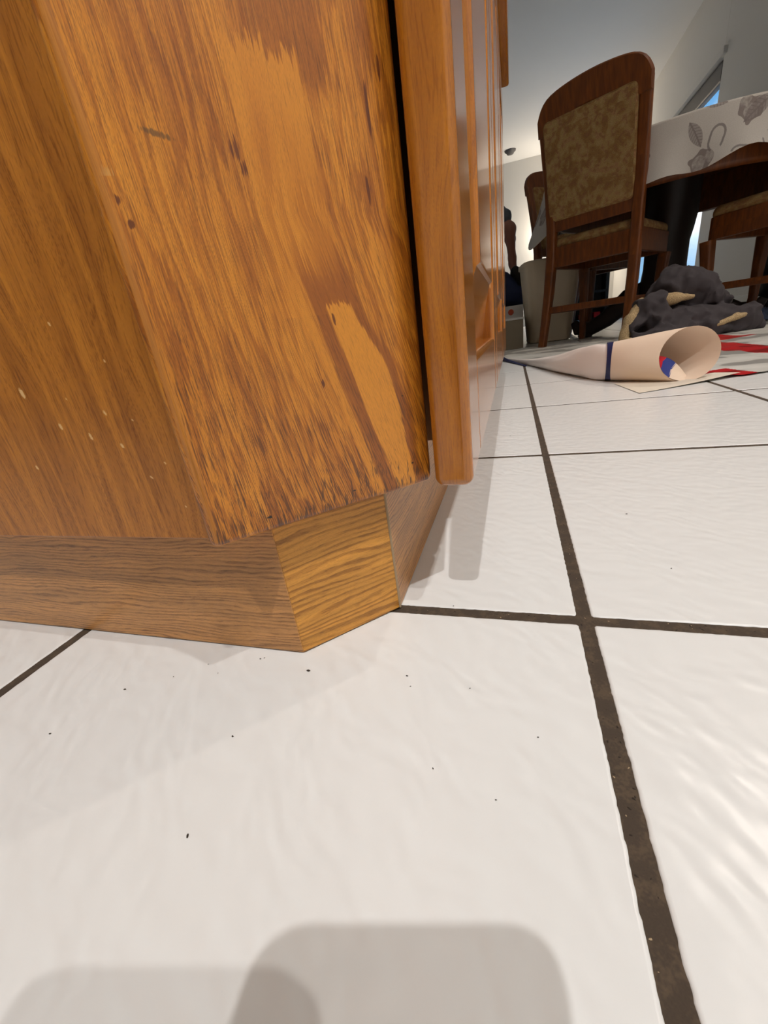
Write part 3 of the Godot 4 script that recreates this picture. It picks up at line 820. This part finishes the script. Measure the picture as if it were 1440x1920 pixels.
func build_table() -> void:
	var c := Vector3(0.75, 0, -2.77)
	var t := thing("dining_table", "round dark wooden pedestal table under a printed white cloth", "table", c)
	var b := MB.new()
	b.lathe(Transform3D(), [Vector2(0, 0.728), Vector2(0.56, 0.728), Vector2(0.578, 0.738), Vector2(0.578, 0.75), Vector2(0.57, 0.756), Vector2(0, 0.756)], 64)
	add(b.mesh(), "tabletop", M.mahogany, t)
	var a := MB.new()
	a.lathe(Transform3D(), [Vector2(0.50, 0.728), Vector2(0.50, 0.575), Vector2(0.525, 0.57), Vector2(0.53, 0.59), Vector2(0.53, 0.728)], 64)
	add(a.mesh(), "apron", M.mahogany, t)
	var p := MB.new()
	p.lathe(Transform3D(), [Vector2(0.0, 0.10), Vector2(0.085, 0.10), Vector2(0.115, 0.13), Vector2(0.11, 0.17), Vector2(0.095, 0.30), Vector2(0.095, 0.40), Vector2(0.105, 0.45), Vector2(0.115, 0.52), Vector2(0.115, 0.66), Vector2(0.15, 0.70), Vector2(0.16, 0.728)], 32)
	add(p.mesh(), "pedestal", M.ebony, t)
	for k in 4:
		var f := MB.new()
		var A := 2.85 + k * PI / 2
		var d := Vector3(cos(A), 0, -sin(A))
		f.sweep([d * 0.05 + Vector3(0, 0.20, 0), d * 0.15 + Vector3(0, 0.17, 0), d * 0.25 + Vector3(0, 0.085, 0), d * 0.33 + Vector3(0, 0.045, 0), d * 0.40 + Vector3(0, 0.05, 0), d * 0.42 + Vector3(0, 0.09, 0)], squircle(12, 0.5), [Vector2(0.035, 0.06), Vector2(0.035, 0.055), Vector2(0.033, 0.045), Vector2(0.032, 0.04), Vector2(0.032, 0.035), Vector2(0.028, 0.02)], Vector3.UP)
		add(f.mesh(), "scroll_foot", M.ebony, t)
		var bl := add(box(Vector3(0.07, 0.03, 0.07), d * 0.36 + Vector3(0, 0.015, 0), 0.006, 2), "foot_block", M.ebony, t)
	# cloth
	var g := []; var uv := []
	var n := 144
	for i in 15:
		var row := []; var ur := []
		for j in n + 1:
			var ph := TAU * j / n
			var cn := pow(maxf(0.0, cos(2.0 * (ph - deg_to_rad(163.0)))), 5.0)
			var hang := 0.165 + 0.10 * cn + 0.018 * sin(ph * 7.0 + 1.0) + 0.008 * sin(ph * 16.0)
			var r := 0.0; var y := 0.7595; var s := 0.0
			if i <= 4:
				r = 0.578 * i / 4.0; s = r
			elif i <= 7:
				var q := PI / 2 * (i - 4) / 3.0
				r = 0.578 + 0.009 * sin(q); y = 0.7595 - 0.009 * (1 - cos(q)); s = 0.578 + 0.009 * q
			else:
				var q2 := (i - 7) / 7.0
				r = 0.587 + q2 * (0.012 + 0.020 * sin(ph * 11.0 + 2.0 * sin(ph * 3.0)) * q2 * (1.0 - ss(0.5, 0.2, absf(ph - 2.3))) + 0.075 * cn)
				y = 0.7505 - hang * q2; s = 0.592 + hang * q2
			row.append(Vector3(cos(ph) * r, y, sin(ph) * r))
			ur.append(Vector2(cos(ph) * s, sin(ph) * s) / 0.62)
		g.append(row); uv.append(ur)
	var m := MB.new(); m.sheet(g, uv)
	var tc := add(m.mesh(), "tablecloth", M.cloth); tc.position = c
	tag(tc, "white cloth with grey leaf and heart prints draped over the round table", "tablecloth")

func build_bin() -> void:
	var t := thing("waste_bin", "tall cream plastic bin standing behind the left leg of the front chair", "bin", Vector3(0.207, 0, -2.965))
	var sq := squircle(28, 0.42)
	var g := []; var uv := []
	for q in [[0.0, 0.001], [0.100, 0.001], [0.108, 0.006], [0.122, 0.15], [0.136, 0.30], [0.144, 0.378], [0.152, 0.382], [0.152, 0.40], [0.146, 0.404], [0.139, 0.398], [0.133, 0.30], [0.104, 0.012], [0.0, 0.012]]:
		var row := []; var ur := []
		for j in 29:
			var a: Vector2 = sq[j % 28]
			row.append(Vector3(a.x * q[0], q[1], -a.y * q[0])); ur.append(Vector2(j / 28.0, q[1]))
		g.append(row); uv.append(ur)
	var m := MB.new(); m.sheet(g, uv)
	add(m.mesh(), "tub", M.bin, t)
	t.rotation.y = 0.12; t.scale = Vector3(1.09, 1.09, 1.09)

func build_step() -> void:
	var t := thing("raised_step", "low beige step with a band of white decorated tiles along its back", "step", Vector3(-0.632, 0, -2.55))
	add(box(Vector3(1.37, 0.148, 0.42), Vector3(0, 0.074, -0.21), 0.002), "riser", M.beige, t)
	add(box(Vector3(1.38, 0.010, 0.43), Vector3(0, 0.153, -0.208), 0.002), "tread", M.white, t)
	add(box(Vector3(1.37, 0.23, 1.8), Vector3(0, 0.115, -1.33), 0.002), "platform", M.beige, t)
	for i in 9:
		var x := 0.62 - 0.15 * i
		var o := add(box(Vector3(0.147, 0.072, 0.008), Vector3(x, 0.195, -0.426), 0.002, 2), "wall_tile", M.white, t)
		var f := MB.new()
		f.lathe(Transform3D(Basis(Vector3.RIGHT, PI / 2), Vector3(x, 0.195, -0.4225)), [Vector2(0.018, 0.0), Vector2(0.016, 0.0016), Vector2(0.0, 0.002)], 14)
		add(f.mesh(), "painted_flower", M.orange, t)

func build_sheet() -> void:
	var t := thing("printed_paper_sheet", "large crumpled white paper with red bands, its near corner rolled into a tube", "paper")
	var n1 := noise(301, 5.0, 3); var n2 := noise(302, 1.0, 2)
	var near := [Vector2(-0.065, -1.93), Vector2(0.04, -1.60), Vector2(0.16, -1.22), Vector2(0.26, -1.02), Vector2(0.40, -0.935), Vector2(0.47, -0.965), Vector2(1.0, -1.12), Vector2(1.6, -1.30)]
	var at := func(s: float) -> Vector2:
		var q := clampf(s * (near.size() - 1), 0.0, near.size() - 1.001)
		var i := int(q)
		return (near[i] as Vector2).lerp(near[i + 1], q - i)
	var g := []; var uv := []
	for i in 61:
		var row := []; var ur := []
		var tt := i / 60.0
		for j in 121:
			var s := j / 120.0
			var a: Vector2 = at.call(s)
			var b := Vector2(lerpf(-0.18, 1.66, s), -2.44)
			var p := a.lerp(b, tt)
			var y := 0.0035 + 0.0045 * (n1.get_noise_2d(p.x, p.y * 1.5) + 0.6) * ss(0.0, 0.08, tt)
			row.append(Vector3(p.x, maxf(y, 0.0012), p.y)); ur.append(Vector2((p.x + 0.2) / 2.0, (p.y + 2.6) / 1.8))
		g.append(row); uv.append(ur)
	var m := MB.new(); m.sheet(g, uv)
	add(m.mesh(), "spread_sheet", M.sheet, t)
	# the rolled corner: rings turn from the open mouth to the pointed tip
	var keys := [[0.3105, 0.0490, -0.935, 0.0485, 0.0], [0.272, 0.0462, -0.975, 0.0455, -0.45], [0.230, 0.0425, -1.015, 0.0415, -1.0], [0.1985, 0.0400, -1.045, 0.0385, -1.38]]
	var tube := MB.new()
	roll(tube, keys, 8, 1.0, 0)
	add(tube.mesh(), "rolled_tube", M.paper, t)
	var cone := MB.new()
	roll(cone, [[0.215, 0.0392, -1.032, 0.0372, -1.3], [0.188, 0.0375, -1.07, 0.0362, -1.35], [0.160, 0.0335, -1.14, 0.0325, -1.25], [0.118, 0.0235, -1.29, 0.0222, -1.0], [0.062, 0.0125, -1.53, 0.0112, -0.7], [0.0, 0.0070, -1.76, 0.0055, -0.5], [-0.04, 0.0045, -1.91, 0.0025, -0.5]], 8, 1.0, 3)
	var cn := add(cone.mesh(), "pointed_end", M.paper_end, t)
	var band := MB.new()
	roll(band, [[0.2040, 0.0404, -1.040, 0.0393, -1.30], [0.1930, 0.0399, -1.050, 0.0390, -1.42]], 3, 1.0, 0)
	var bd := add(band.mesh(), "edge_band", M.navy, t); bd.set_meta("label", "navy blue printed edge band")
	var tip := MB.new()
	tip.sweep([Vector3(0.04, 0.002, -1.545), Vector3(0.012, 0.003, -1.66), Vector3(-0.02, 0.005, -1.79), Vector3(-0.043, 0.008, -1.885)], circle(8), [Vector2(0.003, 0.002), Vector2(0.005, 0.003), Vector2(0.006, 0.005), Vector2(0.007, 0.009)], Vector3.UP)
	var tp := add(tip.mesh(), "tip_edge", M.navy, t); tp.set_meta("label", "dark navy edge at the pointed tip")
	# the inner end of the roll, seen in the mouth
	var c := Vector3(0.3105, 0.0490, -0.938)
	var parts := [[183.0, 208.0, "inner_red_edge", M.red], [206.0, 236.0, "inner_blue_edge", M.navy_bright], [234.0, 272.0, "inner_flap", M.paper]]
	for q in parts:
		var gg := []; var gu := []
		for i in 9:
			var a := deg_to_rad(lerpf(q[0], q[1], i / 8.0))
			var o := Vector3(cos(a), sin(a), 0) * 0.0472
			# chord of the flap from the left wall down to the foot
			var w := (a - PI) / deg_to_rad(95.0)
			var chord := Vector3(lerpf(-0.0465, 0.012, w), lerpf(0.002, -0.047, w) + 0.011 * sin(PI * clampf(w, 0, 1)), -0.02)
			gg.append([c + o, c + o.lerp(chord, 0.5) + Vector3(0, 0.001, -0.008), c + chord]); gu.append([Vector2(0, i), Vector2(0.5, i), Vector2(1, i)])
		var fm := MB.new(); fm.sheet(gg, gu)
		add(fm.mesh(), q[2], q[3], t)
	# flat corner under the tube
	var fg := []; var fu := []
	for i in 9:
		var r2 := []; var u2 := []
		var s := i / 8.0
		for j in 7:
			var q3 := j / 6.0
			var A := Vector2(0.200, -0.985).lerp(Vector2(0.36, -1.03), q3)
			var B := Vector2(0.214, -0.850).lerp(Vector2(0.395, -0.936), q3)
			var p := A.lerp(B, s)
			r2.append(Vector3(p.x, 0.0011 + 0.007 * q3 * q3 * s, p.y)); u2.append(Vector2((p.x + 0.2) / 2.0, (p.y + 2.6) / 1.8))
		fg.append(r2); fu.append(u2)
	var fb := MB.new(); fb.sheet(fg, fu)
	add(fb.mesh(), "flat_corner", M.flap, t)

func roll(b: MB, keys: Array, sub: int, k: float, flatten: int) -> void:
	var g := []; var uv := []
	for i in keys.size() - 1:
		for s in sub + (1 if i == keys.size() - 2 else 0):
			var f := s / float(sub)
			var q := []
			for e in 5: q.append(cubic_interpolate(keys[i][e], keys[i + 1][e], keys[maxi(i - 1, 0)][e], keys[mini(i + 2, keys.size() - 1)][e], f))
			var h := Vector3(cos(q[4]), 0, sin(q[4]))
			var row := []; var ur := []
			for j in 41:
				var a := TAU * j / 40.0
				var wob := 1.0 + ((0.07 * sin(a * 3.0 + (i + f) * 1.6) + 0.05 * absf(sin(a * 2.5 - (i + f) * 2.1))) * minf(1.0, (i + f) * 0.8) if flatten > 0 else 0.0)
				row.append(Vector3(q[0], q[1], q[2]) + (h * cos(a) + Vector3.UP * sin(a)) * q[3] * wob); ur.append(Vector2(j / 40.0, i + f))
			g.append(row); uv.append(ur)
	b.sheet(g, uv)

func build_jacket() -> void:
	var t := thing("jacket", "dark grey jacket with cream fleece lining heaped on the floor under the chairs", "jacket", Vector3(0.6, 0, -1.95))
	var B := [
		[Vector3(-0.06, 0.055, 0.0), Vector3(0.20, 0.05, 0.02), 0.06, 0.045], [Vector3(-0.10, 0.06, -0.06), Vector3(0.12, 0.07, -0.09), 0.07, 0.06],
		[Vector3(-0.02, 0.19, -0.06), Vector3(0.06, 0.17, -0.06), 0.062, 0.06], [Vector3(0.06, 0.16, -0.07), Vector3(0.14, 0.10, -0.05), 0.055, 0.045],
		[Vector3(-0.05, 0.15, -0.08), Vector3(-0.02, 0.20, -0.08), 0.05, 0.05], [Vector3(-0.13, 0.13, 0.0), Vector3(-0.08, 0.145, 0.0), 0.03, 0.03],
		[Vector3(-0.155, 0.06, 0.02), Vector3(-0.115, 0.13, 0.0), 0.03, 0.035], [Vector3(-0.14, 0.025, 0.06), Vector3(-0.06, 0.03, 0.07), 0.026, 0.03],
		[Vector3(-0.08, 0.14, 0.0), Vector3(-0.06, 0.05, 0.05), 0.022, 0.03], [Vector3(0.16, 0.03, 0.03), Vector3(0.25, 0.025, 0.0), 0.03, 0.018], [Vector3(0.0, 0.03, 0.06), Vector3(0.12, 0.03, 0.06), 0.032, 0.028],
		[Vector3(0.10, 0.14, -0.03), Vector3(0.15, 0.12, -0.02), 0.025, 0.02]]
	add(solid(B, 0.006, 0.016, 0.020, 7.0, 8, true), "shell", M.jacket, t)
	add(solid([[Vector3(-0.19, 0.03, 0.03), Vector3(-0.172, 0.09, 0.02), 0.02, 0.02], [Vector3(-0.172, 0.09, 0.02), Vector3(-0.135, 0.145, 0.0), 0.02, 0.017], [Vector3(-0.18, 0.014, 0.055), Vector3(-0.15, 0.016, 0.075), 0.016, 0.014]], 0.006, 0.012, 0.004, 40.0, 9), "fleece_cuff", M.fleece, t)
	add(solid([[Vector3(-0.062, 0.142, 0.0), Vector3(-0.03, 0.145, 0.006), 0.024, 0.020], [Vector3(-0.03, 0.145, 0.006), Vector3(0.03, 0.143, 0.002), 0.018, 0.008]], 0.006, 0.012, 0.004, 40.0, 10), "fleece_collar", M.fleece, t)
	add(solid([[Vector3(0.09, 0.040, 0.088), Vector3(0.15, 0.058, 0.070), 0.009, 0.010], [Vector3(0.15, 0.058, 0.070), Vector3(0.23, 0.060, 0.030), 0.010, 0.009]], 0.005, 0.01, 0.003, 40.0, 11), "fleece_hem", M.fleece, t)

func build_person() -> void:
	var o := Vector3(-0.14, 0.23, -3.72)
	var t := thing("person", "person in a grey-blue t-shirt and jeans kneeling on the raised step", "person", o)
	var V := func(x: float, y: float, z: float) -> Vector3: return Vector3(x, y, z)
	var hip := V.call(-0.12, 0.30, 0.0) as Vector3; var chest := V.call(-0.15, 0.62, 0.0) as Vector3
	var neck := V.call(-0.19, 0.84, 0.0) as Vector3; var head := V.call(-0.20, 0.96, 0.0) as Vector3
	var body := [[hip, chest, 0.125, 0.135], [chest, V.call(-0.15, 0.74, 0.0), 0.14, 0.09], [V.call(-0.15, 0.74, 0.0), neck, 0.06, 0.052], [V.call(-0.15, 0.74, -0.10), V.call(-0.15, 0.74, 0.10), 0.062, 0.062]]
	for s in [-1.0, 1.0]:
		var sh := Vector3(-0.12, 0.74, 0.17 * s); var el := Vector3(0.125, 0.50, 0.20 * s); var wr := Vector3(0.138, 0.325, 0.15 * s)
		body += [[sh, el, 0.05, 0.036], [el, wr, 0.036, 0.025]]
		var hp := hip + Vector3(0, -0.02, 0.09 * s); var kn := Vector3(0.18, 0.075, 0.13 * s); var an := Vector3(-0.20, 0.045, 0.11 * s)
		body += [[hp, kn, 0.09, 0.062], [kn, an, 0.058, 0.038], [an, Vector3(-0.30, 0.03, 0.11 * s), 0.035, 0.025]]
		# palm and fingers resting on the thigh
		body += [[wr, wr + Vector3(0.012, -0.075, 0.0), 0.024, 0.024]]
	add(solid(body, 0.014, 0.03), "body", M.skin, t)
	for s in [-1.0, 1.0]:
		var hands := []
		var w := Vector3(0.150, 0.25, 0.15 * s)
		hands += [[w + Vector3(0, 0.0, 0.02), w + Vector3(0, 0.0, -0.02), 0.012, 0.012]]
		for k in 4:
			var a := w + Vector3(0.0, 0.0, 0.024 - 0.016 * k)
			hands += [[a, a + Vector3(0.018, -0.036, 0), 0.0085, 0.008], [a + Vector3(0.018, -0.036, 0), a + Vector3(0.014, -0.066 + 0.005 * absf(k - 1.0), 0), 0.008, 0.007]]
		hands += [[w, w + Vector3(0.01, 0.01, 0.03 * s), 0.010, 0.010], [w + Vector3(0.01, 0.01, 0.03 * s), w + Vector3(0.03, -0.02, 0.034 * s), 0.010, 0.008]]
		add(solid(hands, 0.004, 0.004), "fingers", M.skin, t)
	add(solid([[head, head + Vector3(0.02, 0.03, 0), 0.085, 0.088], [head + Vector3(0.03, -0.05, 0), head + Vector3(0.06, -0.075, 0), 0.062, 0.04], [head + Vector3(0.098, -0.005, 0), head + Vector3(0.108, -0.03, 0), 0.012, 0.015], [head + Vector3(0.0, -0.01, 0.085), head + Vector3(0.0, -0.035, 0.082), 0.016, 0.011], [head + Vector3(0.0, -0.01, -0.085), head + Vector3(0.0, -0.035, -0.082), 0.016, 0.011], [neck, head, 0.05, 0.055], [head + Vector3(0.085, -0.062, -0.014), head + Vector3(0.085, -0.062, 0.014), 0.011, 0.011]], 0.006, 0.014), "head", M.skin, t)
	add(solid([[head + Vector3(-0.035, 0.045, 0), head + Vector3(0.03, 0.065, 0), 0.085, 0.078], [head + Vector3(-0.05, -0.02, 0), head + Vector3(-0.045, 0.02, 0), 0.07, 0.08]], 0.008, 0.02), "hair", M.hair, t)
	var shirt := [[hip + Vector3(0, -0.02, 0), chest, 0.145, 0.15], [chest, V.call(-0.15, 0.755, 0.0), 0.152, 0.085], [V.call(-0.15, 0.75, -0.12), V.call(-0.15, 0.75, 0.12), 0.07, 0.07]]
	for s in [-1.0, 1.0]:
		shirt += [[Vector3(-0.12, 0.745, 0.16 * s), Vector3(0.08, 0.575, 0.19 * s), 0.066, 0.056]]
	add(solid(shirt, 0.014, 0.03, 0.008, 12.0), "t_shirt", M.shirt, t)
	var jn := []
	for s in [-1.0, 1.0]:
		jn += [[hip + Vector3(0, -0.02, 0.09 * s), Vector3(0.185, 0.085, 0.13 * s), 0.105, 0.076], [Vector3(0.185, 0.085, 0.13 * s), Vector3(-0.20, 0.055, 0.11 * s), 0.072, 0.052]]
	jn += [[hip + Vector3(0, 0.02, -0.05), hip + Vector3(0, 0.02, 0.05), 0.13, 0.13]]
	add(solid(jn, 0.014, 0.03, 0.010, 14.0), "jeans", M.jeans, t)
	add(solid([[Vector3(0.16, 0.235, 0.19), Vector3(0.20, 0.17, 0.18), 0.036, 0.032]], 0.008, 0.02, 0.01, 20.0), "waist_bag", M.black, t)

func build_far() -> void:
	# dark shelf unit and the things on it, far off under the table
	var s := thing("low_shelf_unit", "low black shelf unit standing against the far wall", "shelf", Vector3(0.98, 0, -6.2))
	for x in [-0.26, 0.09]:
		add(box(Vector3(0.035, 0.62, 0.30), Vector3(x, 0.31, 0), 0.003), "upright", M.black, s)
	for y in [0.03, 0.33, 0.60]:
		add(box(Vector3(0.36, 0.025, 0.30), Vector3(-0.085, y, 0), 0.003), "shelf_board", M.black, s)
	add(box(Vector3(0.36, 0.6, 0.012), Vector3(-0.085, 0.31, -0.14), 0.002), "back_board", M.dark_frame, s)
	tag(add(box(Vector3(0.13, 0.055, 0.18), Vector3(0.845, 0.071, -6.18), 0.004), "storage_box", M.orange), "orange box on the lowest board of the black shelf", "box", "boxes on the black shelf")
	tag(add(box(Vector3(0.07, 0.06, 0.16), Vector3(0.985, 0.076, -6.18), 0.004), "storage_box", M.red), "red box on the lowest board of the black shelf", "box", "boxes on the black shelf")
	var k := thing("wooden_crate", "small brown wooden crate on the floor beside the black shelf", "crate", Vector3(1.17, 0, -6.05))
	for y in [0.02, 0.06, 0.10]:
		for z in [-0.10, 0.10]: add(box(Vector3(0.17, 0.032, 0.012), Vector3(0, y, z), 0.002), "slat", M.mahogany, k)
		for x in [-0.08, 0.08]: add(box(Vector3(0.012, 0.032, 0.2), Vector3(x, y, 0), 0.002), "slat", M.mahogany, k)
	var c := thing("carton", "white carton with a blue mark lying in the wooden crate", "carton", Vector3(1.16, 0.0, -6.05))
	add(box(Vector3(0.13, 0.15, 0.14), Vector3(0, 0.10, 0), 0.003), "carton_body", M.white, c)
	var mk := MB.new()
	mk.lathe(Transform3D(Basis(Vector3.RIGHT, PI / 2), Vector3(0.0, 0.14, 0.0705)), [Vector2(0.03, 0.0), Vector2(0.028, 0.001), Vector2(0.0, 0.001)], 14)
	add(mk.mesh(), "blue_mark", M.blue, c)
	# black backpack by the right-hand chair
	var bp := thing("backpack", "black backpack slumped on the floor behind the right-hand chair", "backpack", Vector3(1.34, 0, -2.78))
	add(solid([[Vector3(-0.06, 0.10, 0), Vector3(0.08, 0.10, 0), 0.10, 0.10], [Vector3(-0.05, 0.24, -0.01), Vector3(0.07, 0.24, -0.01), 0.095, 0.10]], 0.012, 0.05, 0.012, 9.0), "pack", M.black, bp)
	add(solid([[Vector3(-0.04, 0.10, 0.085), Vector3(0.06, 0.10, 0.085), 0.05, 0.05]], 0.012, 0.03, 0.006, 9.0), "front_pocket", M.black, bp)
	var lp := MB.new()
	var pts := []
	for i in 9: pts.append(Vector3(0.04 * cos(PI * i / 8.0), 0.33 + 0.05 * sin(PI * i / 8.0), 0))
	lp.sweep(pts, circle(8), [Vector2(0.008, 0.006)], Vector3(0, 0, 1))
	add(lp.mesh(), "carry_loop", M.black, bp)
	# blue cloth on the paper near the right edge
	add_cloth()
	# globe lamp on the far wall, hidden behind the chair back
	var l := thing("wall_lamp", "glowing globe wall lamp on the far wall behind the dining chair", "lamp", Vector3(0.85, 1.5, -9.2))
	var gl := MB.new()
	var prof := []
	for i in 13: prof.append(Vector2(0.11 * sin(PI * i / 12.0), -0.11 * cos(PI * i / 12.0)))
	gl.lathe(Transform3D(), prof, 24)
	add(gl.mesh(), "globe", glow(Color(1.0, 0.9, 0.76), 3.0), l)
	add(box(Vector3(0.04, 0.04, 0.15), Vector3(0, 0, -0.165), 0.005), "arm", M.steel, l)
	var om := OmniLight3D.new()
	om.light_energy = LAMP_E; om.light_color = Color(1.0, 0.94, 0.86); om.omni_range = 14.0; om.omni_attenuation = 2.0; om.shadow_enabled = true; om.light_size = 0.1
	put(om, "lamp_light", l)
	# small ceiling fixture
	var cf := thing("smoke_detector", "small grey smoke detector on the far ceiling", "smoke detector", Vector3(-0.02, 2.7, -8.86))
	var sd := MB.new()
	sd.lathe(Transform3D(), [Vector2(0.0, -0.06), Vector2(0.05, -0.055), Vector2(0.065, -0.03), Vector2(0.085, -0.02), Vector2(0.09, 0.0)], 24)
	add(sd.mesh(), "cover", M.grey, cf)

func add_cloth() -> void:
	var n := noise(321, 9.0, 3)
	var g := []; var uv := []
	for i in 25:
		var row := []; var ur := []
		for j in 25:
			var x := -0.5 + i / 24.0; var z := -0.5 + j / 24.0
			var e := 1.0 - clampf(maxf(absf(x), absf(z)) * 2.0, 0, 1)
			row.append(Vector3(x * 0.34, 0.009 + 0.05 * ss(0.0, 0.5, e) * (0.55 + n.get_noise_2d(x, z)), z * 0.22)); ur.append(Vector2(i, j) / 24.0)
		g.append(row); uv.append(ur)
	var m := MB.new(); m.sheet(g, uv)
	var o := add(m.mesh(), "blue_cloth", M.pale_blue); o.position = Vector3(1.12, 0, -2.42)
	tag(o, "crumpled pale blue cloth on the floor right of the jacket", "cloth")

func build_room() -> void:
	var X := 1.763; var Zb := -9.45; var Zf := 2.6; var Xl := -2.85; var H := 2.7; var T := 0.14
	var L := Zf - Zb
	struct(add(box(Vector3(X - Xl + 2 * T, T, L + 2 * T), Vector3((X + Xl) / 2, H + T / 2, (Zf + Zb) / 2), 0.002), "ceiling", M.ceiling))
	struct(add(box(Vector3(T, H, L), Vector3(Xl - T / 2, H / 2, (Zf + Zb) / 2), 0.002), "wall_left", M.wall))
	struct(add(box(Vector3(X - Xl + 2 * T, H, T), Vector3((X + Xl) / 2, H / 2, Zb - T / 2), 0.002), "wall_back", M.wall))
	struct(add(box(Vector3(X - Xl + 2 * T, H, T), Vector3((X + Xl) / 2, H / 2, Zf + T / 2), 0.002), "wall_front", M.wall))
	var w := MB.new()
	var z0 := -5.52; var z1 := -8.3; var top := 2.0
	w.rbox(Transform3D(Basis(), Vector3(X + T / 2, H / 2, (Zf + z0) / 2)), Vector3(T, H, Zf - z0), 0.002, 1)
	w.rbox(Transform3D(Basis(), Vector3(X + T / 2, H / 2, (z1 + Zb) / 2)), Vector3(T, H, z1 - Zb), 0.002, 1)
	w.rbox(Transform3D(Basis(), Vector3(X + T / 2, (H + top) / 2, (z0 + z1) / 2)), Vector3(T, H - top, z0 - z1), 0.002, 1)
	struct(add(w.mesh(), "wall_right", M.wall))
	# glazed garden door in the right wall
	var d := Node3D.new(); put(d, "door_1"); struct(d, "glazed garden door in the right wall with blue sky outside", "door")
	var zm := (z0 + z1) / 2; var Wd := z0 - z1
	for z in [z0 - 0.02, zm, z1 + 0.02]: add(box(Vector3(0.05, top, 0.04), Vector3(X + 0.09, top / 2, z), 0.004), "frame_post", M.dark_frame, d)
	for y in [0.03, top - 0.03]: add(box(Vector3(0.05, 0.06, Wd), Vector3(X + 0.10, y, zm), 0.004), "frame_rail", M.dark_frame, d)
	for s in [-1.0, 1.0]: add(box(Vector3(0.008, top - 0.12, Wd / 2 - 0.09), Vector3(X + 0.10, top / 2, zm + s * Wd / 4), 0.001), "pane", M.glass, d)
	var bl := thing("roller_blind", "rolled-up dark blind at the top of the garden door", "blind", Vector3(X + 0.04, top - 0.085, zm))
	add(box(Vector3(0.07, 0.16, Wd - 0.03), Vector3.ZERO, 0.02, 3), "rolled_fabric", M.dark_frame, bl)
	struct(add(box(Vector3(0.03, 0.05, Wd + 0.12), Vector3(X - 0.013, top + 0.025, zm), 0.005), "trim_1", M.wall))
	struct(add(box(Vector3(0.015, 0.09, Zf - z0), Vector3(X - 0.006, 0.045, (Zf + z0) / 2), 0.003), "baseboard_right", M.trim))
	struct(add(box(Vector3(X - Xl, 0.09, 0.015), Vector3((X + Xl) / 2, 0.045, Zb + 0.006), 0.003), "baseboard_back", M.trim))

func build_phone() -> void:
	# the phone that takes the picture: its shadow lies on the tiles in front
	var t := Node3D.new(); put(t, "phone")
	tag(t, "phone held upright just above the tiles, behind the viewpoint", "phone")
	t.transform = Transform3D(CAM, Vector3(0, 0.15, 0))
	var b := MB.new()
	b.extrude(Transform3D(Basis(), Vector3(-0.025, -0.0745, 0.004)), rounded(0.0778, 0.165, 0.013), 0.0085, 0.002)
	add(b.mesh(), "case", M.black, t)

func rounded(w: float, h: float, r: float) -> PackedVector2Array:
	var a := PackedVector2Array()
	for c in 4:
		var s: Vector2 = [Vector2(1, 1), Vector2(-1, 1), Vector2(-1, -1), Vector2(1, -1)][c]
		for i in 7:
			var t := PI / 2 * c + PI / 2 * i / 6.0
			a.append(Vector2(s.x * (w / 2 - r) + cos(t) * r, s.y * (h / 2 - r) + sin(t) * r))
	return a

const CAM := Basis(Vector3(0.95282560, -0.13095156, -0.27381574), Vector3(0.00829248, 0.91303384, -0.40779951), Vector3(0.30340502, 0.38629120, 0.87104793))
const LAMP_E := 1.45
const RIPPLE := 0.68

func _ready() -> void:
	# ---- camera
	var cam := Camera3D.new()
	cam.transform = Transform3D(CAM, Vector3(0, 0.15, 0))
	cam.fov = 102.577; cam.near = 0.003; cam.far = 60.0
	put(cam, "camera")
	cam.current = true
	# ---- sky, exposure
	var env := Environment.new()
	var sky := Sky.new(); var sm := ProceduralSkyMaterial.new()
	sm.sky_top_color = Color(0.42, 0.70, 0.95); sm.sky_horizon_color = Color(0.55, 0.80, 0.98)
	sm.ground_bottom_color = Color(0.66, 0.80, 0.93); sm.ground_horizon_color = Color(0.66, 0.80, 0.93)
	sky.sky_material = sm
	env.background_mode = Environment.BG_SKY; env.sky = sky; env.background_energy_multiplier = 1.6
	env.tonemap_mode = Environment.TONE_MAPPER_LINEAR; env.tonemap_exposure = 0.91
	env.sdfgi_enabled = true; env.ssao_enabled = true; env.ssil_enabled = true
	var we := WorldEnvironment.new(); we.environment = env
	put(we, "environment")
	materials()
	# ---- lamps in the kitchen ceiling
	downlight(Vector3(0.10, 2.694, 0.99), 3.5, Color(0.99, 0.985, 0.985), "small round downlight in the kitchen ceiling, almost overhead", 53.0)
	downlight(Vector3(1.13, 2.694, 0.20), 2.0, Color(1.0, 0.985, 0.975), "small round downlight in the kitchen ceiling, to the right of the cabinet corner", 53.0)
	downlight(Vector3(1.07, 2.694, 0.62), 2.0, Color(1.0, 0.985, 0.975), "small round downlight in the kitchen ceiling, to the right and a little behind the viewer", 53.0)
	downlight(Vector3(1.58, 2.694, -1.72), 2.2, Color(1.0, 0.95, 0.90), "small round downlight in the ceiling over the dining corner", 49.0)
	# ---- structure, then things
	build_room()
	build_floor()
	build_cabinets()
	build_table()
	chair("upholstered dark wooden chair nearest the cabinets, back turned, in front of the cream bin", Vector3(0.336, 0, -2.335), Vector2(0.495, -0.869))
	chair("dark wooden chair at the right edge of the picture behind the heaped jacket", Vector3(1.20, 0, -2.205), Vector2(-0.62, -0.78), 0.012)
	chair("dark wooden chair beyond the table, facing the viewer, left of the tablecloth", Vector3(0.29, 0, -3.36), Vector2(0.69, 0.73))
	build_bin()
	build_step()
	build_sheet()
	build_jacket()
	build_person()
	build_far()
	build_phone()
